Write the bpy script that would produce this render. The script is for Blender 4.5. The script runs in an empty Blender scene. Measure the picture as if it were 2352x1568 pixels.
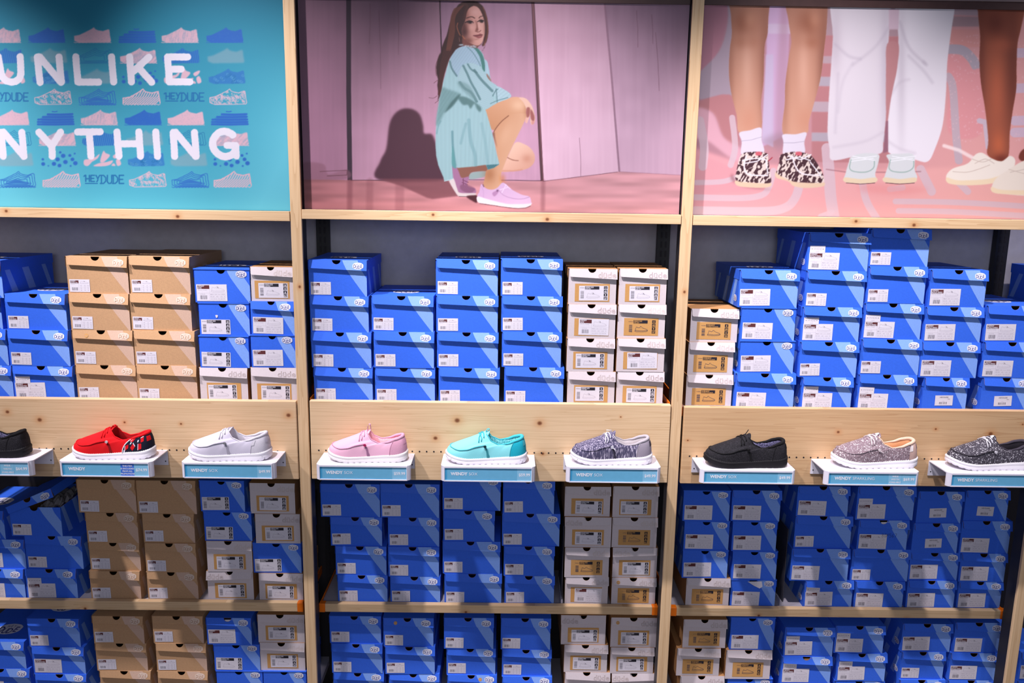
import bpy, math, random
import numpy as np
from mathutils import Vector, Matrix
random.seed(7)
S = bpy.context.scene
COL = S.collection
ZO = 1.45                                   # height of the measuring datum above the floor

# ---------------------------------------------------------------- camera
F_PX, PITCH, YAW, ROLL = 1850.0, 0.18675, 0.00915, -0.01453
CAM = np.array([0.6614, -2.4988, 0.4777 + ZO])
_cp, _sp = math.cos(PITCH), math.sin(PITCH)
_f = np.array([math.sin(YAW) * _cp, math.cos(YAW) * _cp, -_sp])
_r0 = np.array([math.cos(YAW), -math.sin(YAW), 0.0])
_d0 = np.cross(_f, _r0)
_r = _r0 * math.cos(ROLL) + _d0 * math.sin(ROLL)
_d = -_r0 * math.sin(ROLL) + _d0 * math.cos(ROLL)
cd = bpy.data.cameras.new('camera')
cd.sensor_width = 36.0
cd.lens = F_PX / 2352 * 36
cd.clip_start = 0.05
cam = bpy.data.objects.new('camera', cd)
COL.objects.link(cam)
cam.matrix_world = Matrix(((_r[0], -_d[0], -_f[0], CAM[0]), (_r[1], -_d[1], -_f[1], CAM[1]),
                           (_r[2], -_d[2], -_f[2], CAM[2]), (0, 0, 0, 1)))
S.camera = cam

def W(px, py, Y):
    """point of the photograph -> (x, z) on the upright plane y = Y"""
    v = _f + _r * ((px - 1176) / F_PX) + _d * ((py - 784) / F_PX)
    t = (Y - CAM[1]) / v[1]
    return CAM[0] + v[0] * t, CAM[2] + v[2] * t

def WZ(px, py, Z):
    """point of the photograph -> (x, y) on the level plane z = Z"""
    v = _f + _r * ((px - 1176) / F_PX) + _d * ((py - 784) / F_PX)
    t = (Z - CAM[2]) / v[2]
    return CAM[0] + v[0] * t, CAM[1] + v[1] * t

# ---------------------------------------------------------------- world, lamps, exposure
S.view_settings.view_transform = 'Standard'
S.view_settings.look = 'None'
S.view_settings.gamma = 1.0
S.view_settings.use_curve_mapping = False
S.view_settings.exposure = 0.0
wd = bpy.data.worlds.new('shop_light')
S.world = wd
wd.use_nodes = True
wd.node_tree.nodes['Background'].inputs[0].default_value = (0.62, 0.66, 1.0, 1)
wd.node_tree.nodes['Background'].inputs[1].default_value = 0.12

def spot(name, loc, aim, power, deg, blend, col=(1.0, 0.935, 0.975), rad=0.035):
    l = bpy.data.lights.new(name, 'SPOT')
    l.energy = power
    l.spot_size = math.radians(deg)
    l.spot_blend = blend
    l.color = col
    l.shadow_soft_size = rad
    o = bpy.data.objects.new(name, l)
    COL.objects.link(o)
    o.location = loc
    o.rotation_euler = (Vector(aim) - Vector(loc)).to_track_quat('-Z', 'Y').to_euler()
    return o

for i, (lx, ax, pw) in enumerate(((-1.45, -0.95, 325), (-0.55, 0.1, 225), (0.3, 0.98, 300), (1.25, 1.85, 240), (2.5, 2.3, 100))):
    spot('track_spot', (lx, -0.82, ZO + 1.8), (ax, 0.0, ZO - 0.08), pw * 0.96, 58, 1.0)

def area(name, loc, aim, power, sx, sy, col):
    l = bpy.data.lights.new(name, 'AREA')
    l.shape = 'RECTANGLE'
    l.size, l.size_y = sx, sy
    l.energy = power
    l.color = col
    o = bpy.data.objects.new(name, l)
    COL.objects.link(o)
    o.location = loc
    o.rotation_euler = (Vector(aim) - Vector(loc)).to_track_quat('-Z', 'Y').to_euler()
area('front_fill', (0.8, -3.7, ZO + 0.75), (0.9, 0.0, ZO - 0.1), 31, 2.2, 0.8, (0.84, 0.90, 1.0))  # added fill lamp brightening the shelving from the front, no fixture

# ---------------------------------------------------------------- materials
def lin(c):
    return tuple(((v / 255) / 12.92 if v / 255 <= 0.04045 else ((v / 255 + 0.055) / 1.055) ** 2.4) for v in c)

MATS = {}
def nn(t, kind, **kw):
    n = t.nodes.new(kind)
    for k, v in kw.items():
        setattr(n, k, v)
    return n

def mat(name, rgb, rough=0.6, vary=0.06, scale=60.0, spec=0.35, metal=0.0, bump=0.0, stretch=None):
    """plain surface with a little procedural unevenness"""
    if name in MATS:
        return MATS[name]
    m = bpy.data.materials.new(name)
    m.use_nodes = True
    t = m.node_tree
    b = t.nodes['Principled BSDF']
    c = lin(rgb)
    b.inputs['Roughness'].default_value = rough
    b.inputs['Specular IOR Level'].default_value = spec
    b.inputs['Metallic'].default_value = metal
    tc = nn(t, 'ShaderNodeTexCoord')
    nz = nn(t, 'ShaderNodeTexNoise')
    nz.inputs['Scale'].default_value = scale
    nz.inputs['Detail'].default_value = 4
    src = tc.outputs['Object']
    if stretch:
        mp = nn(t, 'ShaderNodeMapping')
        mp.inputs['Scale'].default_value = stretch
        t.links.new(src, mp.inputs[0])
        src = mp.outputs[0]
    t.links.new(src, nz.inputs['Vector'])
    rp = nn(t, 'ShaderNodeValToRGB')
    rp.color_ramp.elements[0].position = 0.3
    rp.color_ramp.elements[1].position = 0.7
    rp.color_ramp.elements[0].color = (*[v * (1 - vary) for v in c], 1)
    rp.color_ramp.elements[1].color = (*[min(1, v * (1 + vary)) for v in c], 1)
    t.links.new(nz.outputs[0], rp.inputs[0])
    t.links.new(rp.outputs[0], b.inputs['Base Color'])
    if bump:
        bp = nn(t, 'ShaderNodeBump')
        bp.inputs['Strength'].default_value = bump
        bp.inputs['Distance'].default_value = 0.001
        t.links.new(nz.outputs[0], bp.inputs['Height'])
        t.links.new(bp.outputs[0], b.inputs['Normal'])
    MATS[name] = m
    return m

def wood(name, knots=(), base=(222, 190, 150), dark=(190, 150, 108), along='X', seed=0.0):
    """pale pine: stretched grain lines that bend round the given knots (object x, z, size)"""
    m = bpy.data.materials.new(name)
    m.use_nodes = True
    t = m.node_tree
    L = t.links.new
    b = t.nodes['Principled BSDF']
    b.inputs['Roughness'].default_value = 0.5
    b.inputs['Specular IOR Level'].default_value = 0.3
    tc = nn(t, 'ShaderNodeTexCoord')
    sp = nn(t, 'ShaderNodeSeparateXYZ')
    L(tc.outputs['Object'], sp.inputs[0])
    ax, bx = (sp.outputs['X'], sp.outputs['Z']) if along == 'X' else (sp.outputs['Z'], sp.outputs['X'])

    def mth(op, a, c=None, d=None):
        n = nn(t, 'ShaderNodeMath', operation=op)
        for i, v in enumerate((a, c, d)):
            if v is None:
                continue
            if isinstance(v, (int, float)):
                n.inputs[i].default_value = v
            else:
                L(v, n.inputs[i])
        return n.outputs[0]
    across = bx
    kn = None
    halo = None
    for (kx, kz, ks) in knots:
        dx = mth('SUBTRACT', sp.outputs['X'], kx)
        dz = mth('SUBTRACT', sp.outputs['Z'], kz)
        if along == 'X':
            da, db = dx, dz
        else:
            da, db = dz, dx
        wide = mth('ADD', mth('POWER', mth('DIVIDE', da, ks * 7), 2.0), mth('POWER', mth('DIVIDE', db, ks * 2.6), 2.0))
        g = mth('POWER', 2.718, mth('MULTIPLY', wide, -1.0))
        # push the grain away on both sides of the knot
        sgn = mth('DIVIDE', db, mth('ADD', mth('ABSOLUTE', db), ks * 0.6))
        across = mth('SUBTRACT', across, mth('MULTIPLY', mth('MULTIPLY', sgn, g), ks * 1.5))
        r = mth('ADD', mth('POWER', mth('DIVIDE', da, ks * 1.15), 2.0), mth('POWER', mth('DIVIDE', db, ks), 2.0))
        k1 = mth('POWER', 2.718, mth('MULTIPLY', mth('POWER', r, 2.0), -1.0))
        h1 = mth('POWER', 2.718, mth('MULTIPLY', r, -0.16))
        kn = k1 if kn is None else mth('MAXIMUM', kn, k1)
        halo = h1 if halo is None else mth('MAXIMUM', halo, h1)
    cb = nn(t, 'ShaderNodeCombineXYZ')
    L(mth('MULTIPLY', ax, 1.0), cb.inputs[0])
    L(mth('MULTIPLY', across, 46.0), cb.inputs[1])
    cb.inputs[2].default_value = seed
    n1 = nn(t, 'ShaderNodeTexNoise')
    n1.inputs['Scale'].default_value = 1.0
    n1.inputs['Detail'].default_value = 2
    n1.inputs['Distortion'].default_value = 0.4
    L(cb.outputs[0], n1.inputs['Vector'])
    # ring lines from the smooth field
    ring = mth('FRACT', mth('MULTIPLY', n1.outputs[0], 9.0))
    ring = mth('POWER', ring, 3.0)
    cb2 = nn(t, 'ShaderNodeCombineXYZ')
    L(mth('MULTIPLY', ax, 9.0), cb2.inputs[0])
    L(mth('MULTIPLY', bx, 520.0), cb2.inputs[1])
    cb2.inputs[2].default_value = seed
    n2 = nn(t, 'ShaderNodeTexNoise')
    n2.inputs['Scale'].default_value = 1.0
    n2.inputs['Detail'].default_value = 3
    L(cb2.outputs[0], n2.inputs['Vector'])
    fac = mth('ADD', mth('MULTIPLY', ring, 0.5), mth('MULTIPLY', n2.outputs[0], 0.35))
    mx = nn(t, 'ShaderNodeMix', data_type='RGBA')
    mx.inputs['A'].default_value = (*lin(base), 1)
    mx.inputs['B'].default_value = (*lin(dark), 1)
    L(fac, mx.inputs['Factor'])
    out = mx.outputs['Result']
    if kn is not None:
        m2 = nn(t, 'ShaderNodeMix', data_type='RGBA')
        L(mth('MULTIPLY', halo, 0.55), m2.inputs['Factor'])
        L(out, m2.inputs['A'])
        m2.inputs['B'].default_value = (*lin((196, 128, 70)), 1)
        m3 = nn(t, 'ShaderNodeMix', data_type='RGBA')
        L(kn, m3.inputs['Factor'])
        L(m2.outputs['Result'], m3.inputs['A'])
        m3.inputs['B'].default_value = (*lin((120, 70, 42)), 1)
        out = m3.outputs['Result']
    L(out, b.inputs['Base Color'])
    return m

# ---------------------------------------------------------------- meshes
class MB:
    def __init__(self):
        self.v, self.f, self.m = [], [], []
    def poly(self, pts, mi=0):
        n = len(self.v)
        self.v += [tuple(p) for p in pts]
        self.f.append(tuple(range(n, n + len(pts))))
        self.m.append(mi)
    def raw(self, vs, fs, mi=0):
        n = len(self.v)
        self.v += [tuple(p) for p in vs]
        for k, f in enumerate(fs):
            self.f.append(tuple(n + i for i in f))
            self.m.append(mi if isinstance(mi, int) else mi[k])
    def box(self, x0, x1, y0, y1, z0, z1, mi=0):
        self.raw([(x0, y0, z0), (x1, y0, z0), (x1, y1, z0), (x0, y1, z0), (x0, y0, z1), (x1, y0, z1), (x1, y1, z1), (x0, y1, z1)],
                 [(0, 1, 5, 4), (1, 2, 6, 5), (2, 3, 7, 6), (3, 0, 4, 7), (4, 5, 6, 7), (3, 2, 1, 0)], mi)
    def prism(self, prof, y0, y1, mi=0):
        """outline in x,z pushed from y0 to y1"""
        n = len(prof)
        vs = [(x, y0, z) for x, z in prof] + [(x, y1, z) for x, z in prof]
        fs = [tuple(range(n)), tuple(range(2 * n - 1, n - 1, -1))]
        fs += [(i, i + n, (i + 1) % n + n, (i + 1) % n) for i in range(n)]
        self.raw(vs, fs, mi)
    def tube(self, pts, r, n=8, mi=0, closed=False, caps=True, flat=1.0):
        P = [Vector(p) for p in pts]
        N = len(P)
        up = Vector((0.13, 0.31, 0.94))
        base = len(self.v)
        for i, p in enumerate(P):
            a = P[(i - 1) % N] if (closed or i > 0) else p
            c = P[(i + 1) % N] if (closed or i < N - 1) else p
            tan = (c - a).normalized()
            u = up - tan * up.dot(tan)
            if u.length < 1e-4:
                u = Vector((1, 0, 0))
            u.normalize()
            up = u
            w = tan.cross(u)
            rr = r[i] if isinstance(r, (list, tuple)) else r
            for k in range(n):
                t = 2 * math.pi * k / n
                self.v.append(tuple(p + u * (rr * flat * math.cos(t)) + w * (rr * math.sin(t))))
        for i in range(N if closed else N - 1):
            j = (i + 1) % N
            for k in range(n):
                l = (k + 1) % n
                self.f.append((base + i * n + k, base + i * n + l, base + j * n + l, base + j * n + k))
                self.m.append(mi)
        if caps and not closed:
            self.f.append(tuple(base + k for k in range(n))[::-1])
            self.f.append(tuple(base + (N - 1) * n + k for k in range(n)))
            self.m += [mi, mi]
    def ball(self, c, r, mi=0, n=8, m=6, sc=(1, 1, 1)):
        vs, fs = [], []
        for i in range(m + 1):
            t = math.pi * i / m
            for k in range(n):
                p = 2 * math.pi * k / n
                vs.append((c[0] + r * sc[0] * math.sin(t) * math.cos(p), c[1] + r * sc[1] * math.sin(t) * math.sin(p), c[2] + r * sc[2] * math.cos(t)))
        for i in range(m):
            for k in range(n):
                l = (k + 1) % n
                fs.append((i * n + k, (i + 1) * n + k, (i + 1) * n + l, i * n + l))
        self.raw(vs, fs, mi)
    def mesh(self, name, mats, smooth=False):
        me = bpy.data.meshes.new(name)
        me.from_pydata(self.v, [], self.f)
        for m in (mats if isinstance(mats, (list, tuple)) else [mats]):
            me.materials.append(m)
        me.polygons.foreach_set('material_index', self.m)
        if smooth:
            me.polygons.foreach_set('use_smooth', [True] * len(self.f))
        me.update()
        return me
    def build(self, name, mats, parent=None, loc=None, smooth=False, rot=None):
        return place(name, self.mesh(name, mats, smooth), parent, loc, rot)

def place(name, me, parent=None, loc=None, rot=None):
    o = bpy.data.objects.new(name, me)
    COL.objects.link(o)
    if parent:
        o.parent = parent
    if loc is not None:
        o.location = loc
    if rot is not None:
        o.rotation_euler = rot
    return o

def tag(o, label=None, cat=None, group=None, kind=None):
    for k, v in (('label', label), ('category', cat), ('group', group), ('kind', kind)):
        if v:
            o[k] = v
    return o

def empty(name, loc, rz=0.0, label=None, cat=None, group=None):
    o = bpy.data.objects.new(name, None)
    COL.objects.link(o)
    o.location = loc
    o.rotation_euler = (0, 0, rz)
    o.empty_display_size = 0.05
    return tag(o, label, cat, group)

def bevel(o, w, seg=2):
    b = o.modifiers.new('edge', 'BEVEL')
    b.width = w
    b.segments = seg
    b.limit_method = 'ANGLE'
    return o

_TXT = {}
def text(s, size=1.0, bold=0.0, outline=0.0, sx=1.0):
    """flat letters -> (verts [x,z], faces, width), lower left at 0,0"""
    key = (s, bold, outline)
    if key not in _TXT:
        c = bpy.data.curves.new('lettering', 'FONT')
        c.body = s
        c.size = 1.0
        c.resolution_u = 3
        c.offset = bold
        if outline:
            c.fill_mode = 'NONE'
            c.bevel_depth = outline
            c.bevel_resolution = 0
        o = bpy.data.objects.new('lettering', c)
        COL.objects.link(o)
        dg = bpy.context.evaluated_depsgraph_get()
        me = bpy.data.meshes.new_from_object(o.evaluated_get(dg))
        vs = [(v.co.x, v.co.y) for v in me.vertices]
        fs = [tuple(p.vertices) for p in me.polygons]
        bpy.data.objects.remove(o)
        bpy.data.curves.remove(c)
        bpy.data.meshes.remove(me)
        x0 = min(v[0] for v in vs)
        x1 = max(v[0] for v in vs)
        z0 = min(v[1] for v in vs)
        _TXT[key] = ([(x - x0, z) for x, z in vs], fs, x1 - x0)
    vs, fs, w = _TXT[key]
    return [(x * size * sx, z * size) for x, z in vs], fs, w * size * sx

def put_text(mb, s, x, z, y, size, mi, bold=0.0, align='L', fit=None, outline=0.0, sx=1.0):
    """letters on the plane y facing -y; cap height is about 0.7 size"""
    vs, fs, w = text(s, size, bold, outline, sx)
    if fit and w > 0:
        k = fit / w
        vs = [(a * k, b) for a, b in vs]
        w = fit
    ox = x - (w if align == 'R' else w / 2 if align == 'C' else 0)
    mb.raw([(ox + a, y, z + b) for a, b in vs], fs, mi)
    return w

# ---------------------------------------------------------------- room and shelving
XB = (0.017, 1.217, 2.417)                  # post centres
M_POST = wood('pine_post', [(0.004, 1.62, 0.004)], along='Z', seed=3.1)
M_RAIL = [wood('pine_rail_%d' % i, [(-0.28 + 0.1 * i, 0.004, 0.0042), (0.24 - 0.07 * i, -0.005, 0.005)], seed=7.3 + i) for i in range(3)]
M_WALL = mat('grey_wall_panel', (182, 177, 186), 0.7, 0.05, 40)
M_DARK = mat('dark_steel', (30, 28, 32), 0.5, 0.05, 40, 0.4)
M_ORANGE = mat('orange_steel', (232, 112, 12), 0.45, 0.05, 40)
M_DECK = mat('pale_shelf_steel', (168, 162, 172), 0.5, 0.03, 40)
M_BLACK = mat('black_print', (28, 24, 30), 0.6, 0.05, 80)
M_FLOOR = mat('shop_floor', (120, 112, 108), 0.5, 0.15, 8)
M_BROWNTRIM = mat('brown_trim', (70, 48, 46), 0.5, 0.08, 40)

mb = MB(); mb.box(-2.2, 4.0, -3.6, 0.42, -0.05, 0.0)
tag(mb.build('floor', M_FLOOR), kind='structure')
mb = MB(); mb.box(-2.2, 4.0, 0.385, 0.42, 0.0, 3.2)
tag(mb.build('wall_back', M_WALL), kind='structure')

POST_W = 0.034
ORD = ('leftmost', 'middle', 'rightmost')
for i, x in enumerate(XB):
    mb = MB()
    mb.box(-POST_W / 2, POST_W / 2, 0.0, 0.012, 0.0, 3.1)
    o = empty('upright_post', (x, 0, 0))
    bevel(mb.build('wooden_face', M_POST, o), 0.002)
    mb = MB()
    mb.box(-POST_W / 2 + 0.001, POST_W / 2 - 0.001, 0.0122, 0.06, 0.0, 3.1)
    mb.build('steel_channel', M_DARK, o)
    tag(o, ('pine upright post between the teal poster and the crouching woman poster',
            'pine upright post between the crouching woman poster and the legs poster',
            'pine upright post at the far end of the bay under the legs poster')[i], 'post', 'pine posts dividing the shelving')
    # slotted steel standard behind each post
    mb = MB()
    mb.box(-0.022, 0.022, 0.3525, 0.378, 0.0, 3.0, 0)
    for k in range(88):
        z = 0.05 + k * 0.033
        for s in (-0.008, 0.008):
            mb.box(s - 0.0035, s + 0.0035, 0.3515, 0.3535, z, z + 0.022, 1)
    o = mb.build('slotted_standard', [M_DARK, M_BLACK], loc=(x, 0, 0))
    tag(o, ('slotted dark steel wall standard beside the post next to the teal poster',
            'slotted dark steel wall standard above the grey boxes beside the middle post',
            'slotted dark steel wall standard behind the blue stacks under the legs poster')[i], 'wall standard', 'slotted wall standards')

P_LEFT = (XB[0] + POST_W / 2, XB[1] + POST_W / 2)
BAY = []                                    # x range between posts
for b in range(3):
    x0 = -1.183 + POST_W / 2 + 1.2 * b + 0.0015
    BAY.append((x0, x0 + 1.2 - POST_W - 0.003))
BAYNAME = ('teal poster', 'crouching woman poster', 'legs poster')

# heights read from the photograph, per bay
def zat(px, py, Y):
    return W(px, py, Y)[1]
RAIL_TOP = (zat(340, 481, -0.003), zat(1130, 487, -0.003), zat(1960, 499.5, -0.003))
RAIL_BOT = (zat(340, 503.5, -0.003), zat(1130, 509, -0.003), zat(1960, 522.5, -0.003))
PANEL_TOP = (zat(340, 917.5, -0.004), zat(1130, 925, -0.004), zat(1960, 939, -0.004))
PANEL_BOT = (zat(340, 1097, -0.004), zat(1130, 1104.5, -0.004), zat(1960, 1115, -0.004))
DECK_UP = (zat(340, 920, 0.045), zat(1130, 925, 0.045), zat(1960, 940, 0.045))
LIP_Y = 0.085
LIP_TOP = (zat(340, 1381, LIP_Y), zat(1130, 1390, LIP_Y), zat(1930, 1399, LIP_Y))
LIP_BOT = (zat(340, 1401, LIP_Y), zat(1130, 1408.5, LIP_Y), zat(1930, 1417.5, LIP_Y))
DECK_MID = tuple(z - 0.010 for z in LIP_TOP)

for b in range(3):
    x0, x1 = BAY[b]
    xc = (x0 + x1) / 2
    hw = (x1 - x0) / 2
    h = RAIL_TOP[b] - RAIL_BOT[b]
    mb = MB()
    mb.box(-hw, hw, 0.0, 0.034, -h / 2, h / 2)
    o = bevel(mb.build('poster_rail', M_RAIL[b], loc=(xc, -0.003, (RAIL_TOP[b] + RAIL_BOT[b]) / 2)), 0.0015)
    tag(o, 'pale pine rail along the bottom edge of the ' + BAYNAME[b], 'rail', 'pine rails under the posters')

# upper shelf = steel deck + tall pine front board, one per bay
KN = (((-0.94, 0.085, 0.010), (-0.84, 0.060, 0.012), (-0.57, 0.055, 0.006), (-0.39, 0.052, 0.006), (-0.045, 0.085, 0.012), (-0.60, -0.045, 0.010), (-0.60, -0.112, 0.012), (-1.1, 0.05, 0.005)),
      ((-0.105, 0.072, 0.014), (0.16, 0.066, 0.013), (-0.175, 0.012, 0.011), (0.172, -0.036, 0.008), (0.42, 0.09, 0.004)),
      ((-0.075, 0.052, 0.008), (-0.56, 0.018, 0.005), (0.24, 0.066, 0.006), (0.42, 0.052, 0.012), (0.52, 0.085, 0.005)))
for b in range(3):
    x0, x1 = BAY[b]
    xc = (x0 + x1) / 2
    hw = (x1 - x0) / 2
    zt, zb = PANEL_TOP[b], PANEL_BOT[b]
    zc = (zt + zb) / 2
    hh = (zt - zb) / 2
    root = empty('display_shelf', (xc, 0.0, zc), 0, ('upper shelf with tall pine front board carrying red and white shoes',
                 'upper shelf with tall pine front board carrying pink and turquoise shoes',
                 'upper shelf with tall pine front board carrying black and glittery shoes')[b], 'shelf', 'upper shelves with pine front boards')
    kn = tuple((kx, kz, ks * 0.52) for kx, kz, ks in KN[b])
    if b == 0:
        kn = tuple((kx + 0.6, kz, ks) for kx, kz, ks in kn)
    mw = wood('pine_board_%d' % b, kn, seed=11.7 * (b + 1), base=((222, 190, 152), (226, 196, 158), (208, 172, 132))[b], dark=((190, 150, 110), (194, 156, 114), (176, 134, 94))[b])
    mb = MB()
    mb.box(-hw + 0.0045, hw - 0.001, -0.004, 0.018, -hh, hh)
    fr = bevel(mb.build('front_board', mw, root), 0.0025)
    mb = MB()
    zd = DECK_UP[b] - zc
    mb.box(-hw + 0.012, hw - 0.012, 0.019, 0.372, zd - 0.02, zd)
    mb.build('deck', M_DECK, root)
    for s in (-1, 1):
        mb = MB()
        mb.prism([(s * hw * 1.0 - s * 0.004, zd + 0.016), (s * hw - s * 0.0005, zd + 0.016), (s * hw - s * 0.0005, zd - 0.022), (s * hw - s * 0.004, zd - 0.022)][::s], 0.0195, 0.37)
        mb.build('end_bracket', M_ORANGE, root)
    # drilled row
    hx0 = W((0, 740, 1580)[b], 1040, -0.0045)[0] - xc
    mb = MB()
    zz = zat((340, 1130, 1960)[b], (1032.5, 1038.5, 1051.5)[b], -0.0045) - zc
    n = int((hw * 2 - 0.06) / 0.0232)
    for k in range(n):
        cx = -hw + 0.03 + k * 0.0232
        mb.poly([(cx + 0.0027 * math.cos(a * math.pi / 5), -0.0045, zz + 0.0027 * math.sin(a * math.pi / 5)) for a in range(10)])
    mb.build('drilled_holes', M_BLACK, fr)

# lower shelf decks with low pine lip and orange end caps
LIPX = ((-1.178, W(696, 1380, LIP_Y)[0]), (W(732.5, 1383, LIP_Y)[0], W(1512, 1392, LIP_Y)[0]), (W(1541, 1395, LIP_Y)[0], W(2313, 1402, LIP_Y)[0]))
for b in range(3):
    x0, x1 = LIPX[b]
    xc = (x0 + x1) / 2
    hw = (x1 - x0) / 2
    zt, zb = LIP_TOP[b], LIP_BOT[b]
    root = empty('lipped_shelf', (xc, LIP_Y, zb), 0, 'low shelf with thin pine lip and orange end caps under the ' + BAYNAME[b], 'shelf', 'low lipped shelves')
    h = zt - zb
    cap = 0.0205
    mb = MB()
    mb.box(-hw + cap, hw - cap, 0.0, 0.020, 0, h)
    bevel(mb.build('front_lip', M_RAIL[(b + 1) % 3], root), 0.0015)
    for s in (-1, 1):
        xa, xb_ = sorted((s * hw, s * (hw - cap)))
        mb = MB()
        mb.box(xa, xb_, -0.0015, 0.022, -0.001, h + 0.001)
        bevel(mb.build('end_cap', M_ORANGE, root), 0.002)
        mb = MB()
        mb.box(min(s * hw, s * (hw - 0.004)), max(s * hw, s * (hw - 0.004)), 0.022, 0.29, 0.0, h - 0.004)
        mb.build('end_bracket', M_ORANGE, root)
    mb = MB()
    zd = DECK_MID[b] - zb
    mb.box(-hw + 0.0045, hw - 0.0045, 0.0205, 0.29, zd - 0.015, zd)
    mb.build('deck', M_DECK, root)

mb = MB(); mb.box(-2.2, 4.0, 0.3785, 0.3845, 0.0, min(DECK_UP) - 0.03)  # dark sheet over the wall; its colour stands in for lower-bay shade
tag(mb.build('wall_lower_shade', mat('shade_back_panel', (44, 40, 44), 0.6, 0.06, 40)), kind='structure')

mb = MB(); mb.box(-2.2, BAY[0][0] - 0.0005, 0.03, 0.05, RAIL_BOT[0], 2.75)  # unseen panel added to stop spot light leaking in from the left
tag(mb.build('spill_blocker_upper', M_WALL), kind='structure')

mb = MB()  # unseen board and deck of the next bay, added to block overhead light
mb.box(-2.2, BAY[0][0] - 0.036, -0.004, 0.018, PANEL_BOT[0], PANEL_TOP[0])
mb.box(-2.2, BAY[0][0] - 0.036, 0.018, 0.37, DECK_UP[0] - 0.02, DECK_UP[0])
tag(mb.build('spill_blocker_board', M_RAIL[1]), kind='structure')

# ---------------------------------------------------------------- shoe boxes
C_BLUE = mat('blue_card', (54, 106, 228), 0.55, 0.05, 300, 0.25)
C_BAND = mat('light_blue_card', (128, 166, 240), 0.55, 0.05, 300, 0.25)
C_TAN = mat('kraft_card', (193, 152, 114), 0.75, 0.07, 300, 0.15)
C_TANB = mat('pale_kraft_print', (205, 172, 152), 0.75, 0.05, 300, 0.15)
C_GREY = mat('pale_grey_card', (208, 196, 200), 0.65, 0.03, 300, 0.2)
C_KRAFT = mat('brown_card_inside', (176, 128, 84), 0.8, 0.07, 300, 0.1)
C_FRAME = mat('tan_print', (200, 150, 92), 0.7, 0.05, 300, 0.15)
C_WHITE = mat('white_label', (220, 214, 224), 0.5, 0.02, 200, 0.25)
C_BROWN = mat('brown_header_print', (92, 42, 44), 0.6, 0.05, 200)
C_BLK = mat('black_label_print', (34, 30, 42), 0.6, 0.05, 200)
C_LINE = mat('grey_fine_print', (176, 168, 182), 0.6, 0.05, 200)
C_BAR = mat('barcode_print', (84, 78, 92), 0.6, 0.05, 200)
C_BADGE = mat('white_badge', (228, 226, 238), 0.5, 0.02, 200)
C_BADGEB = mat('badge_lettering', (66, 70, 138), 0.6, 0.04, 200)
C_BADGET = mat('pale_tan_badge', (222, 200, 184), 0.6, 0.04, 200)
C_BADGETL = mat('tan_badge_lettering', (178, 140, 116), 0.6, 0.04, 200)
C_DUDE = mat('taupe_outline_print', (196, 176, 162), 0.6, 0.04, 200)
C_TORN = mat('torn_paper', (222, 214, 222), 0.8, 0.06, 200)

def badge_outline(w, h, n=6):
    pts = []
    # rounded hexagonal shield, wide sides
    key = [(-0.5, -0.22), (-0.30, -0.43), (0, -0.5), (0.30, -0.43), (0.5, -0.22), (0.5, 0.22), (0.30, 0.43), (0, 0.5), (-0.30, 0.43), (-0.5, 0.22)]
    N = len(key)
    for i in range(N):
        a, b, c = Vector(key[i - 1]), Vector(key[i]), Vector(key[(i + 1) % N])
        p, q = b + (a - b) * 0.3, b + (c - b) * 0.3
        for k in range(n):
            t = k / (n - 1)
            s = p * (1 - t) ** 2 + b * 2 * t * (1 - t) + q * t * t
            pts.append((s.x * w, s.y * h))
    return pts

def badge_mesh(mats):
    mb = MB()
    mb.poly([(x, 0, z) for x, z in badge_outline(1.0, 0.66)], 0)
    for s, x, z, size, bold in (('D', -0.31, -0.175, 0.45, 0.02), ('U', -0.105, -0.255, 0.42, 0.02), ('D', 0.10, -0.255, 0.42, 0.02), ('E', 0.31, -0.175, 0.45, 0.02),
                                ('H', -0.13, 0.085, 0.20, 0.01), ('E', 0.0, 0.10, 0.20, 0.01), ('Y', 0.13, 0.085, 0.20, 0.01)):
        put_text(mb, s, x, z, -0.004, size, 1, bold, 'C', sx=0.72)
    # slab feet of the lettering
    for x, z in ((-0.36, -0.175), (-0.36, 0.11)):
        mb.poly([(x - 0.045, -0.004, z), (x + 0.06, -0.004, z), (x + 0.06, -0.004, z + 0.03), (x - 0.045, -0.004, z + 0.03)], 1)
    return mb.mesh('printed_badge', mats)
ME_BADGE = badge_mesh([C_BADGE, C_BADGEB])
ME_BADGE_T = badge_mesh([C_BADGET, C_BADGETL])

def dude_mesh():
    mb = MB()
    put_text(mb, 'd\u00fcde', 0, -0.17, 0, 0.46, 0, 0.0, 'C', outline=0.011, sx=1.12)
    return mb.mesh('printed_wordmark', [C_DUDE])
ME_DUDE = dude_mesh()

def rect(mb, x0, x1, z0, z1, y, mi):
    mb.poly([(x0, y, z0), (x1, y, z0), (x1, y, z1), (x0, y, z1)], mi)

def line(mb, pts, w, y, mi):
    for (x0, z0), (x1, z1) in zip(pts, pts[1:]):
        dx, dz = x1 - x0, z1 - z0
        l = math.hypot(dx, dz) or 1
        nx, nz = -dz / l * w / 2, dx / l * w / 2
        mb.poly([(x0 - nx, y, z0 - nz), (x1 - nx, y, z1 - nz), (x1 + nx, y, z1 + nz), (x0 + nx, y, z0 + nz)], mi)

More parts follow.
